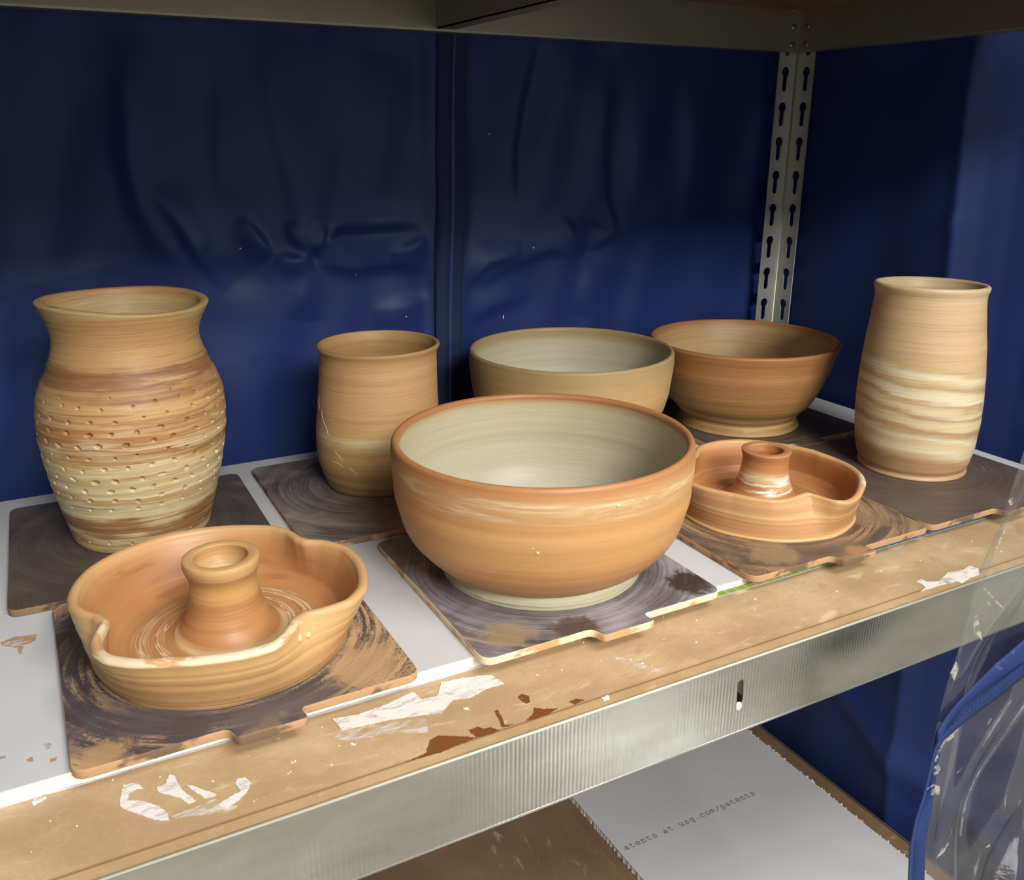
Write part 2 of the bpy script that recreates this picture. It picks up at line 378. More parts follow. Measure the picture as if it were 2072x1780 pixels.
# ------------------------------------------------------------------ shelf boards
def board(name, z, mat, label, y0=0.0032, x0=-0.150, x1=1.0545, y1=0.6100, t=0.0125):
    bm = bmesh.new(); add_box(bm, (x0, y0, z-t), (x1, y1, z))
    ed = [e for e in bm.edges if abs(e.verts[0].co.y-y0) < 1e-6 and abs(e.verts[1].co.y-y0) < 1e-6 and abs(e.verts[0].co.z-z) < 1e-6 and abs(e.verts[1].co.z-z) < 1e-6]
    bmesh.ops.bevel(bm, geom=ed, offset=0.0012, segments=3, affect='EDGES')
    return tag(bm_obj(name, bm, mat), label, 'shelf board')
deck = board('shelf_board', 0.0, M_board, 'tan scuffed hardboard shelf the pots and wallboard stand on')
board('shelf_board', LZ, M_board_low, 'grey brown scratched shelf board on the level below', t=0.012, y0=0.0045)
M_under = mat_board_low()
board('shelf_board', UZ+BH-0.001, M_under, 'brown shelf board overhead seen from underneath', t=0.012, y0=0.0045)

# smears and stains on the front strip of the shelf, traced on the board's own plane
def decal(name, px, mat, parent, z=0.0, h=0.0004, rough=5):
    P = [hit(u, v, 2, z)[:2] for u, v in px]; Q = []
    for i in range(len(P)):
        a, b = P[i], P[(i+1) % len(P)]; L = np.linalg.norm(b-a); n = max(2, int(L/0.0012))
        nrm = np.array([-(b-a)[1], (b-a)[0]])/max(L, 1e-9)
        for k in range(n): Q.append(tuple(a+(b-a)*k/n+nrm*rng.normal(0, 0.00028)))
    o = plate(name, [Q], h, mat, parent, 0.0, Matrix.Translation((0, 0, z+h/2+0.00005)))
    return o
def mat_smear(name, col, lo, hi, mx=0.95, sc=(60, 160, 60)):
    s = NT(name); o = s.obj(); n = s.noise(s.scale(o, sc), 1, 5, 0.65, 0.5)
    s.pbr(col, 0.8, 0, 0.2, s.bump(n, 0.4, 0.001), s.mul(s.step(n, lo, hi), mx)); return s.m
M_white = mat_smear('dried white plaster', '#e0d9d3', 0.26, 0.52, 0.93)
M_whitethin = mat_smear('thin white plaster wipe', '#dcd0c2', 0.42, 0.62, 0.7)
M_stain = mat_smear('dark brown water stain', '#7a4a22', 0.2, 0.3, 0.85)
zz = lambda reg, sc, pts: [(reg[0]+x/sc, reg[1]+y/sc) for x, y in pts]
za = lambda pts: zz((0, 1400), 4.144, pts)
zb = lambda pts: zz((700, 1300), 2.59, pts)
zc = lambda pts: zz((1760, 900), 3.423, pts)
for pts in (za([(1010, 900), (1020, 830), (1060, 780), (1120, 765), (1180, 780), (1200, 810), (1140, 815), (1085, 850), (1070, 910), (1200, 915), (1330, 960), (1400, 1010), (1420, 1080), (1290, 1070), (1180, 1030), (1060, 990), (1010, 960)]),
            za([(1310, 800), (1390, 770), (1420, 695), (1460, 700), (1490, 760), (1530, 820), (1640, 910), (1580, 940), (1510, 890), (1410, 860), (1330, 845)]),
            za([(1560, 780), (1620, 785), (1700, 820), (1820, 860), (1780, 880), (1720, 890), (1640, 840)]),
            za([(1830, 950), (1930, 880), (2020, 830), (1970, 770), (1990, 730), (2060, 715), (2100, 760), (2080, 830), (2000, 910), (1900, 980)]),
            za([(262, 930), (300, 890), (350, 875), (400, 885), (350, 920), (280, 948)]),
            zb([(-70, 400), (60, 380), (200, 330), (350, 260), (400, 300), (480, 280), (500, 210), (620, 185), (760, 170), (830, 215), (740, 240), (650, 290), (560, 300), (500, 370), (400, 380), (260, 400), (120, 430), (-20, 460)]),
            zc([(315, 945), (360, 930), (400, 950), (480, 945), (540, 885), (640, 870), (690, 840), (750, 855), (762, 900), (700, 915), (640, 960), (600, 945), (480, 975), (350, 1015), (385, 990), (350, 960)]),
            zb([(1340, 290), (1375, 275), (1380, 300), (1350, 305)]), zb([(612, 342), (640, 340), (648, 350), (625, 354)])):
    decal('plaster_smear', pts, M_white, deck)
for pts in (za([(1400, 1010), (1600, 980), (1800, 900), (2000, 960), (1900, 1010), (1600, 1040), (1450, 1060)]), zb([(-100, 480), (200, 420), (420, 400), (430, 470), (200, 480), (0, 520)]),
            zb([(700, 20), (760, 20), (900, 70), (960, 110), (900, 105)]), zb([(1380, 60), (1480, 90), (1660, 150), (1600, 150), (1430, 100)])):
    decal('plaster_wipe', pts, M_whitethin, deck, h=0.0002)
for pts in (zb([(300, 630), (420, 580), (440, 510), (480, 488), (580, 490), (690, 495), (600, 530), (500, 575)]), zb([(640, 460), (690, 440), (720, 452), (760, 445), (810, 460), (720, 490), (680, 495)]),
            zb([(900, 285), (920, 268), (955, 280), (968, 310), (945, 320), (920, 305)]), zb([(940, 410), (980, 375), (985, 340), (1040, 348), (1110, 345), (1060, 375), (1000, 398)]),
            zb([(778, 360), (795, 350), (825, 405), (830, 430), (880, 428), (820, 445), (800, 400)]), zb([(1165, 310), (1210, 292), (1250, 300), (1200, 325)])):
    decal('water_stain', pts, M_stain, deck, h=0.0001)
# crumbs scattered on the front strip
mc = simple('plaster crumb', '#e3dccb', 0.9)
crumb_me = None
for k in range(46):
    bm = None
    if crumb_me is None:
        bm = bmesh.new(); bmesh.ops.create_icosphere(bm, subdivisions=1, radius=0.0011)
        for v in bm.verts: v.co *= random.uniform(0.7, 1.2)
        crumb_me = bpy.data.meshes.new('plaster_crumb'); bm.to_mesh(crumb_me); bm.free(); crumb_me.materials.append(mc)
    o = bpy.data.objects.new('plaster_crumb', crumb_me); COL.objects.link(o); o.parent = deck
    sc = random.uniform(0.35, 0.95); o.scale = (sc*random.uniform(0.8, 1.8), sc, sc*0.6); o.rotation_euler.z = random.uniform(0, 6)
    o.location = (random.uniform(-0.05, 0.85), 0.02+0.072*random.random()**0.6, 0.0003)

# ------------------------------------------------------------------ wallboards
WB = 0.0118
def wallboard(name, x0, x1, y0, y1, z, label, tapes=(), jag=True, jagx=0.0):
    root = empty(name, (x0, y0, z)); tag(root, label, 'wallboard')
    n = 260; xs = np.linspace(0, x1-x0, n)
    def slab(nm, za, zb, mat, off, amp, seed):
        r = np.random.default_rng(seed); j0 = np.cumsum(r.normal(0, amp, n)); j0 -= np.linspace(j0[0], j0[-1], n); j0 = np.clip(j0, -0.0012, 0.0012)
        V = []
        for Z in (za, zb):
            for k in range(n): V.append((xs[k], off+(j0[k] if jag else 0), Z))
            for k in range(n): V.append((xs[k], y1-y0, Z))
        Fs = []
        for k in range(n-1):
            a, b = k, k+1; c, d = n+k, n+k+1; T = 2*n
            Fs += [(a, c, d, b), (T+a, T+b, T+d, T+c), (a, b, T+b, T+a), (c, T+c, T+d, d)]
        T = 2*n; Fs += [(0, T, T+n, n), (n-1, 2*n-1, T+2*n-1, T+n-1)]
        return mesh_obj(nm, V, Fs, mat, root, smooth=False)
    slab('back_paper', 0, 0.0006, M_paper, -0.0008, 0.0002, 1)
    slab('gypsum_core', 0.0006, WB-0.0005, M_gyp, 0.0006, 0.0003, 2)
    slab('face_paper', WB-0.0005, WB, M_paper, 0.0, 0.00008, 3)
    for (xa, xb, za, zb2, m, nm) in tapes:
        bm = bmesh.new(); add_box(bm, (xa-x0, -0.0016, za), (xb-x0, -0.0009, zb2)); bm_obj(nm, bm, m, root)
    return root
wallboard('wallboard', -0.150, 1.0570, 0.0928, 0.3425, 0.0, 'pale grey wallboard strip along the front of the shelf with white cut edge',
          [(0.425, 0.665, 0.0018, 0.0058, M_tgreen, 'green_edge_tape'), (0.690, 0.900, 0.0018, 0.0058, M_tblue, 'blue_edge_tape')])
wallboard('wallboard', -0.150, 1.0570, 0.3440, 0.6195, 0.0, 'pale grey wallboard strip at the back of the shelf against the blue cover')

# lower wallboard with printed line and torn right edge
def lower_wallboard():
    x0, x1, y0, y1 = 0.648, 1.018, 0.03, 0.600
    root = empty('wallboard', (x0, y0, LZ)); tag(root, 'grey wallboard with printed patents line on the shelf below', 'wallboard')
    r = np.random.default_rng(5); n = 240; ys = np.linspace(0, y1-y0, n)
    def slab(nm, za, zb, mat, ja, jb):
        V = []
        for Z in (za, zb):
            for k in range(n): V.append((ja[k], ys[k], Z))
            for k in range(n): V.append((x1-x0+jb[k], ys[k], Z))
        T = 2*n; Fs = []
        for k in range(n-1):
            a, b, c, d = k, k+1, n+k, n+k+1
            Fs += [(a, b, d, c), (T+a, T+c, T+d, T+b), (a, T+a, T+b, b), (c, d, T+d, T+c)]
        Fs += [(0, n, T+n, T), (n-1, T+n-1, T+2*n-1, 2*n-1)]
        return mesh_obj(nm, V, Fs, mat, root, smooth=False)
    zer = np.zeros(n); torn = np.abs(r.normal(0, 0.0022, n))*(r.random(n) > 0.35)
    slab('gypsum_core', 0.0, WB-0.0006, M_gyp, np.abs(r.normal(0, 0.0014, n)), torn-0.001)
    slab('face_paper', WB-0.0006, WB, mat_paper('grey wallboard face', '#c2c2c1', '#cbcac7'), zer, zer)
    # fluffs of torn paper along the right edge
    mt = simple('torn white paper', '#d6d3cc', 0.9)
    for k in range(34):
        y = random.uniform(0.1, 0.55); s = random.uniform(0.002, 0.0055)
        V = [(0, -s*0.6, 0), (s*0.9, -s*0.1, 0.002), (s*0.2, s*0.7, 0.0005), (s*0.3, 0, 0.0032)]
        o = mesh_obj('torn_paper', V, [(0, 1, 3), (1, 2, 3), (2, 0, 3), (0, 2, 1)], mt, root, False, (x1-x0-0.001, y, WB-0.001))
    # stroke lettering, one mesh per character, typewriter pitch
    G = {'a': [[(.15, .62), (.3, .7), (.55, .7), (.7, .58), (.7, .06), (.85, 0)], [(.7, .42), (.35, .4), (.15, .28), (.15, .1), (.32, 0), (.52, .03), (.7, .17)]],
         't': [[(.32, .92), (.32, .15), (.42, 0), (.62, 0), (.8, .08)], [(.1, .68), (.75, .68)]],
         'e': [[(.13, .36), (.87, .36), (.82, .56), (.66, .69), (.5, .71), (.3, .67), (.16, .52), (.13, .35), (.18, .15), (.34, .02), (.55, 0), (.85, .09)]],
         'n': [[(.08, .68), (.24, .68), (.24, 0)], [(.1, 0), (.38, 0)], [(.24, .52), (.42, .68), (.6, .7), (.75, .58), (.75, 0)], [(.62, 0), (.9, 0)]],
         's': [[(.78, .68), (.78, .55)], [(.78, .6), (.62, .7), (.38, .7), (.22, .6), (.24, .46), (.42, .38), (.66, .33), (.8, .2), (.74, .06), (.55, 0), (.35, 0), (.18, .1)], [(.18, .18), (.18, .0)]],
         'u': [[(.06, .68), (.22, .68), (.22, .16), (.34, .02), (.52, .02), (.74, .18)], [(.6, .68), (.74, .68), (.74, 0), (.9, 0)]],
         'g': [[(.92, .68), (.74, .68), (.74, -.12), (.62, -.26), (.44, -.28), (.26, -.25)], [(.74, .5), (.6, .66), (.42, .7), (.22, .6), (.12, .38), (.2, .14), (.4, .02), (.6, .08), (.74, .24)]],
         '.': [[(.46, .02), (.54, .02)], [(.46, .08), (.54, .08)], [(.46, .05), (.54, .05)]],
         'c': [[(.8, .68), (.8, .52)], [(.8, .56), (.64, .69), (.44, .7), (.22, .58), (.14, .36), (.2, .14), (.4, .01), (.6, .02), (.86, .14)]],
         'o': [[(.5, .7), (.28, .64), (.14, .46), (.14, .24), (.28, .05), (.5, 0), (.72, .05), (.86, .24), (.86, .46), (.72, .64), (.5, .7)]],
         'm': [[(0, .68), (.12, .68), (.12, 0)], [(.02, 0), (.24, 0)], [(.12, .55), (.26, .69), (.4, .68), (.48, .56), (.48, 0)], [(.48, .55), (.62, .69), (.76, .68), (.86, .55), (.86, 0), (.98, 0)]],
         '/': [[(.15, -.14), (.85, 1.0)]],
         'p': [[(.04, .68), (.2, .68), (.2, -.28)], [(.06, -.28), (.42, -.28)], [(.2, .5), (.34, .66), (.54, .7), (.76, .6), (.86, .38), (.78, .14), (.56, .02), (.36, .08), (.2, .24)]]}
    ink = simple('grey printing ink', '#4f5052', 0.8); ink2 = simple('dark printing ink', '#26272a', 0.8)
    txt = 'atents at usg.com/patents'; pitch = 0.01035; sx = 0.0088; sy = 0.0092; w = 0.00048
    for i, ch in enumerate(txt):
        if ch == ' ': continue
        V, Fs = [], []
        for st in G[ch]:
            for (a, b) in zip(st[:-1], st[1:]):
                a = np.array([a[0]*sx, a[1]*sy]); b = np.array([b[0]*sx, b[1]*sy]); d = (b-a)/np.linalg.norm(b-a); nn = np.array([-d[1], d[0]])*w; d = d*w*0.6; k = len(V)
                for q in (a-d-nn, b+d-nn, b+d+nn, a-d+nn): V.append((q[0], q[1], 0))
                Fs.append((k, k+1, k+2, k+3))
        mesh_obj('printed_character', V, Fs, ink2 if ch == '.' else ink, root, False, (0.6575-x0+i*pitch, 0.4015-y0, WB+0.00012))
lower_wallboard()

# ------------------------------------------------------------------ throwing bats
BT = 0.0068; BZ = WB+BT      # bat top
def mat_bat(name, base, slip, haze, amt, hz, c, seed, ring=70.0, patches=()):
    """hardboard bat face: slip dragged in arcs round the wheel centre c, dusty haze, bare board between"""
    s = NT(name); o = s.obj(); x, y, z = s.xyz(o); dx = s.sub(x, c[0]); dy = s.sub(y, c[1])
    r = s.math('SQRT', s.add(s.mul(dx, dx), s.mul(dy, dy))); ir = s.math('DIVIDE', 1.0, s.math('MAXIMUM', r, 0.01))
    cx, cy = s.mul(dx, ir), s.mul(dy, ir)
    arc = s.noise(s.comb(s.add(s.mul(cx, 0.7), seed), s.mul(cy, 0.7), s.mul(r, ring)), 1, 5, 0.62, 0.25)
    arcf = s.noise(s.comb(s.add(s.mul(cx, 1.3), seed), s.mul(cy, 1.3), s.mul(r, ring*7)), 1, 3, 0.6)
    patch = s.noise(s.scale(o, (13, 13, 13)), 1, 4, 0.6, 0.5); grit = s.noise(s.scale(o, (420, 420, 420)), 1, 3, 0.6)
    b = s.hsv(lin(base), 0.5, 1.0, s.add(0.75, s.mul(s.add(grit, patch), 0.28)))
    hzf = s.mul(s.step(s.add(s.mul(arc, 0.45), s.add(s.mul(arcf, 0.3), s.mul(patch, 0.4))), 0.40, 0.78), hz)
    b = s.mix(hzf, b, haze)
    gate = s.step(s.noise(s.comb(s.add(s.mul(cx, 0.8), seed*2), s.mul(cy, 0.8), s.mul(r, 22)), 1, 3, 0.6), 0.62-amt*0.42, 0.86-amt*0.42)
    sl = s.mul(s.step(s.add(s.mul(arc, 0.55), s.add(s.mul(arcf, 0.3), s.mul(grit, 0.15))), 0.455, 0.54), gate)
    far = s.step(s.add(r, s.mul(s.sub(patch, 0.5), 0.12)), 0.135, 0.165)
    sl = s.math('MAXIMUM', sl, s.mul(s.mul(far, amt), s.step(s.add(s.mul(grit, 0.4), s.mul(patch, 0.6)), 0.42, 0.56)))
    col = s.mix(s.mul(sl, 0.9), b, slip)
    for (px, py, pr, pc, pa) in patches:
        ex, ey = s.sub(x, px), s.sub(y, py); pd = s.math('SQRT', s.add(s.mul(ex, ex), s.mul(ey, ey)))
        pn = s.noise(s.scale(o, (75, 75, 75)), 1, 5, 0.7, 0.6)
        col = s.mix(s.mul(s.sub(1.0, s.step(s.add(pd, s.mul(s.sub(pn, 0.5), pr*1.6)), pr*0.55, pr*1.05)), pa), col, pc)
    s.pbr(col, s.add(0.32, s.mul(s.add(sl, grit), 0.22)), 0.0, 0.45, s.bump(s.add(s.mul(sl, 0.8), s.mul(grit, 0.25)), 0.3, 0.0008)); return s.m
def mat_edge(name, a, b, cdark):
    s = NT(name); o = s.obj(); n = s.noise(s.scale(o, (40, 40, 60)), 1, 4, 0.65); n2 = s.noise(s.scale(o, (28, 28, 50)), 1, 3)
    c = s.mix(n, a, b); c = s.mix(s.mul(s.step(n2, 0.50, 0.60), 0.85), c, cdark); s.pbr(c, 0.75, 0, 0.3, s.bump(n, 0.35, 0.0012)); return s.m
def bat(label, x0, x1, y0, y1, mat, edge, tab=(0.42, 0.63), z=WB, rad=0.011, ang=0.0, depth=0.0135):
    w, h = x1-x0, y1-y0; t0, t1 = w*tab[0], w*tab[1]
    poly = [(0, 0), (t0, 0), (t0+0.004, -depth), (t1, -depth), (t1-0.002, 0), (w, 0), (w, h), (0, h)]
    lp = fillet(poly, [rad, 0.007, 0.004, 0.003, 0.004, rad, rad, rad])
    o = plate('throwing_bat', [lp], BT, mat, None, 0.0009, Matrix.Translation((0, 0, BT/2)), edge)
    o.location = (x0, y0, z); o.rotation_euler.z = ang
    return tag(o, label, 'bat', 'square throwing bats on the wallboard')
E_tan = mat_edge('clay caked bat edge', '#a38060', '#b89266', '#5d4c3d')
E_pale = mat_edge('pale slip bat edge', '#d8c29b', '#e3d2ae', '#b98a55')
E_dark = mat_edge('brown bat edge', '#6b5a48', '#8d7458', '#463a31')
V_C, C_C, BC_C, BR_C = (0.070, 0.457), (0.3265, 0.470), (0.583, 0.470), (0.8545, 0.457)
D_C, B_C, DR_C, T_C = (0.0955, 0.200), (0.3845, 0.198), (0.6665, 0.203), (0.916, 0.219)
def rel(c, x0, y0): return (c[0]-x0, c[1]-y0)
bat('square bat under the dimpled vase, dark brown face nearly free of slip', -0.0590, 0.1800, 0.3270, 0.5740, mat_bat('dark bare bat face', '#463c35', '#8f7a62', '#7d746b', 0.12, 0.35, rel(V_C, -.059, .327), 3.0), E_dark, ang=-0.012)
bat('square bat under the small cylinder pot, dusty grey smeared face', 0.1985, 0.4370, 0.3310, 0.5790, mat_bat('dusty grey bat face', '#453c37', '#a08f78', '#978f88', 0.20, 0.85, rel(C_C, .1985, .331), 9.0), E_tan, ang=-0.008)
bat('square bat hidden mostly under the pale-lined back bowl', 0.4600, 0.6980, 0.3450, 0.5900, mat_bat('dark hidden bat face', '#463c35', '#8f7a62', '#7d746b', 0.15, 0.4, rel(BC_C, .46, .345), 5.0), E_dark)
bat('square bat under the footed back bowl with bare right corner', 0.7470, 0.9870, 0.3410, 0.5850, mat_bat('dark rear bat face', '#40372f', '#9a8266', '#6f675e', 0.10, 0.5, rel(BR_C, .747, .341), 12.0), E_tan)
bat('square bat under the scalloped front dish, heavily smeared with tan slip', -0.0240, 0.2140, 0.0800, 0.3220, mat_bat('slip smeared bat face', '#413a3c', '#b8956c', '#6d6769', 0.66, 0.7, rel(D_C, -.024, .08), 1.5, 34, [(0.205, 0.030, 0.034, '#a88a66', 0.8), (0.075, 0.014, 0.016, '#473f3f', 0.85), (0.036, 0.030, 0.022, '#4d4646', 0.8), (0.020, 0.010, 0.018, '#ab8a62', 0.8), (0.118, 0.004, 0.020, '#5a504c', 0.7), (0.02, 0.16, 0.05, '#38322f', 0.8)]), E_tan, tab=(0.405, 0.625), ang=0.006)
bat('square bat under the big front bowl, grey chalky face and pale edge', 0.2630, 0.4990, 0.0735, 0.3120, mat_bat('chalky grey bat face', '#4b4242', '#b39b78', '#a39ea3', 0.06, 1.0, rel(B_C, .263, .0735), 7.0, 45, [(0.221, 0.024, 0.026, '#33261f', 0.9), (0.033, 0.026, 0.026, '#9a8364', 0.75), (0.088, 0.008, 0.022, '#4a3226', 0.8), (0.020, 0.215, 0.045, '#3c322d', 0.7)]), E_pale, tab=(0.415, 0.645), ang=0.004)
bat('square bat under the scalloped dish on the right, ringed with brown slip', 0.5400, 0.7800, 0.0795, 0.3220, mat_bat('ringed slip bat face', '#4a3d33', '#a5825c', '#7c6b5c', 0.60, 0.7, rel(DR_C, .54, .0795), 4.0, 80, [(0.205, 0.050, 0.035, '#8f7557', 0.6), (0.128, -0.004, 0.014, '#a07850', 0.8), (0.05, 0.03, 0.03, '#a08560', 0.5)]), E_tan, tab=(0.405, 0.605), ang=0.0)
bat('square bat under the tall striped vase, plain dark brown with fine rings', 0.7825, 1.0220, 0.0800, 0.3270, mat_bat('plain brown bat face', '#4b3f38', '#8f7a62', '#6e625a', 0.05, 0.45, rel(T_C, .7825, .08), 8.0, 160), E_tan, ang=0.0)

# ------------------------------------------------------------------ pots
def lathe(name, outer, wall, Hh, mat, floor=0.010, seg=160, parent=None, lean=(0.0, 0.0), lip=0.5, nz=None, warp=None, ripple=0.0, rseed=1, dimples=None, inner_pts=None, cap=True):
    """outer: (z, r) pairs from foot to lip. Builds foot, outer wall, rounded lip, inner wall and floor as one skin."""
    oz = np.array([q[0] for q in outer]); orr = np.array([q[1] for q in outer])
    nz = nz or max(40, int(Hh/0.0016)); zz_ = np.linspace(oz[0], oz[-1], nz); rr = interp_smooth(oz, orr, zz_)
    if ripple:
        r0 = np.random.default_rng(rseed); k = np.cumsum(r0.normal(0, 1, nz)); k = np.convolve(np.r_[k[:8][::-1], k, k[-8:][::-1]], np.ones(5)/5, 'same')[8:-8]
        k -= np.convolve(np.r_[[k[0]]*15, k, [k[-1]]*15], np.ones(31)/31, 'same')[15:-15]; k /= (np.abs(k).max()+1e-9); rr = rr+ripple*k*np.minimum(1, np.linspace(0, 8, nz))*np.minimum(1, np.linspace(8, 0, nz))
    prof = [(0.004, oz[0], 0.0)] if cap else []
    prof += [(r, z, 0.5*(z-oz[0])/(oz[-1]-oz[0])) for r, z in zip(rr, zz_)]
    rt, zt = rr[-1], zz_[-1]; hw = wall/2
    for t in np.linspace(0.25, math.pi-0.25, 7): prof.append((rt-hw+hw*math.cos(t), zt+hw*math.sin(t)*lip*2, 0.5))
    if inner_pts is None:
        iz = np.linspace(zt, floor, int(nz*0.7)); ir = np.interp(iz, zz_, rr)-wall
        for r, z in zip(ir, iz): prof.append((max(r, 0.01), z, 0.5+0.5*(zt-z)/(zt-floor)*0.85))
        r1 = max(ir[-1], 0.01)
    else:
        for (z, r) in inner_pts: prof.append((r, z, 0.5+0.5*(zt-z)/(zt-floor)*0.85))
        r1 = inner_pts[-1][1]
    for t in (0.75, 0.45, 0.15): prof.append((r1*t, floor-0.0008*(1-t), 0.95+0.05*(1-t)))
    prof = np.array(prof); th = np.linspace(0, 2*math.pi, seg, endpoint=False)
    R = prof[:, 0][:, None]*np.ones(seg)[None]; Z = prof[:, 1][:, None]*np.ones(seg)[None]
    if dimples is not None: R = dimples(R, Z, th, prof)
    if warp is not None: R, Z = warp(R, Z, th, Hh)
    X = R*np.cos(th)+lean[0]*(Z/Hh-0.5); Y = R*np.sin(th)+lean[1]*(Z/Hh-0.5)
    Pp = np.stack([X, Y, Z], -1); n = len(prof); V = Pp.reshape(-1, 3); Fs = []
    for j in range(n-1):
        for i in range(seg): a = j*seg+i; b = j*seg+(i+1) % seg; Fs.append((a, b, b+seg, a+seg))
    Fs.append(tuple(range((n-1)*seg, n*seg)))
    if cap: Fs.append(tuple(range(seg-1, -1, -1)))
    return mesh_obj(name, V, Fs, mat, parent, attrs={'prof': np.repeat(prof[:, 2], seg)})
RGT = np.array([0.8813, -0.4725])      # world direction that runs left to right across the view
def lean_of(k): return (RGT[0]*k, RGT[1]*k)
POTZ = BZ+0.0001

# dimpled vase
def vase_dimples(R, Z, th, prof):
    r0 = np.random.default_rng(3); out = R.copy(); outer = (prof[:, 2] < 0.5)[:, None] & (R > 0.05)
    zr = prof[:, 1]
    rows = [(0.1640, 10, 0.5), (0.1560, 24, 0.75), (0.1445, 24, 0.9), (0.1330, 25, 1.25), (0.1215, 25, 1.25), (0.1100, 25, 0.85), (0.0985, 25, 0.9), (0.0875, 25, 1.25), (0.0765, 25, 1.1), (0.0660, 24, 0.9), (0.0560, 22, 0.75), (0.0170, 22, 0.8)]
    for k, (z, n, s) in enumerate(rows):
        for i in range(n):
            if s < 0.6 and r0.random() < 0.3: continue
            a = 2*math.pi*(i+0.5*(k % 2)+r0.normal(0, 0.07))/n; zc_ = z+0.006*math.sin(a+0.6)+r0.normal(0, 0.0010)
            w = 0.0021*s*r0.uniform(0.7, 1.3); h = 0.00135*s*r0.uniform(0.75, 1.25); tl = r0.normal(-0.25, 0.25)
            da = (th-a+math.pi) % (2*math.pi)-math.pi; cols = np.where(np.abs(da) < 0.10)[0]; rws = np.where((np.abs(zr-zc_) < 0.008) & (prof[:, 2] < 0.5))[0]
            if len(cols) == 0 or len(rws) == 0: continue
            du = da[cols][None]*0.083; dv = (zr[rws]-zc_)[:, None]
            u = du*math.cos(tl)+dv*math.sin(tl); v = -du*math.sin(tl)+dv*math.cos(tl)
            q = np.sqrt((u/w)**2+(v/h)**2); d = -0.0050*s**0.5*np.clip(1.15-q, 0, 0.4)/0.4
            out[np.ix_(rws, cols)] += d
    return out
def vase_warp(R, Z, th, Hh):
    t = np.clip((Z/Hh-0.8)/0.2, 0, 1); Z = Z+t*0.0040*np.cos(th-2.65)+t*0.0016*np.sin(2*th+0.5); R = R*(1+t*0.022*np.cos(2*th-0.4)); return R, Z
M_vase = clay('marbled dimpled clay', [(0.0, '#c7a570'), (0.02, '#a8804f'), (0.04, '#cdb78d'), (0.055, '#9a6f45'), (0.075, '#8f6238'), (0.09, '#c6ab7c'), (0.11, '#cfbd96'), (0.13, '#b58c5a'), (0.15, '#d3c096'), (0.18, '#c7a56f'), (0.20, '#d2bd90'), (0.225, '#b98f5a'), (0.24, '#9c6a3c'), (0.252, '#d0b587'), (0.268, '#a9733f'), (0.28, '#b97f47'), (0.295, '#c8a470'), (0.31, '#a87242'), (0.325, '#c79c62'), (0.345, '#b98a54'), (0.37, '#8d5f3b'), (0.385, '#9d6e44'), (0.40, '#b98c58'), (0.44, '#b98b55'), (0.49, '#b28450'), (0.51, '#b39462'), (0.56, '#a58c60'), (0.7, '#9b8058'), (1.0, '#8e734d')],
              0.232, (0.10, -0.14), 0.045, 0.060, 0.20, 0.5, 0.40, ('#cbb182', 0.54, 0.64, 8, 0.25, 0.19), lines=0.65)
vz = [0, .0015, .0103, .0206, .0309, .0412, .0515, .0618, .0721, .0824, .0927, .103, .1133, .1237, .134, .1443, .1546, .1649, .1752, .1855, .1958, .2061, .2164, .2267, .2315]
vr = [.0640, .0648, .0672, .070, .0727, .0751, .0774, .0796, .0818, .0835, .085, .0857, .0863, .0868, .0862, .0845, .0816, .0772, .0723, .0685, .0660, .0656, .0685, .0728, .0748]
o = lathe('vase', list(zip(vz, vr)), 0.0085, 0.232, M_vase, 0.01, 760, None, lean_of(0.0115), 0.3, 290, vase_warp, 0.0007, 4, vase_dimples)
o.location = (V_C[0], V_C[1], POTZ); tag(o, 'tall marbled tan clay vase covered in rows of small dimples', 'vase')

# small cylinder pot
M_cyl = clay('banded tan clay', [(0.0, '#a07a4c'), (0.035, '#98704a'), (0.05, '#b2905f'), (0.07, '#a47c4e'), (0.11, '#ad8352'), (0.15, '#b68b5a'), (0.17, '#a97a4b'), (0.19, '#b99a69'), (0.215, '#c8b083'), (0.235, '#bd9560'), (0.26, '#bc8c5a'), (0.34, '#c09260'), (0.45, '#bd8f5e'), (0.49, '#b58953'), (0.51, '#a98152'), (0.6, '#a57c49'), (1.0, '#8c6a40')],
             0.161, (0.03, -0.05), 0.012, 0.012, 0.16, 0.5, 0.3)
o = lathe('cylinder_pot', [(0, .0555), (.002, .0570), (.0098, .060), (.0195, .0637), (.0293, .0665), (.0391, .0685), (.0488, .0694), (.0586, .0696), (.0684, .0694), (.0781, .0690), (.0976, .0675), (.1172, .0664), (.1367, .0652), (.1465, .0647), (.1540, .0650), (.1590, .0672), (.1605, .0678)],
          0.0052, 0.161, M_cyl, 0.01, 160, None, lean_of(0.008), 0.5, 110, None, 0.00035, 6)
o.location = (C_C[0], C_C[1], POTZ); tag(o, 'small rounded tan clay cylinder pot with a flared rim', 'pot')

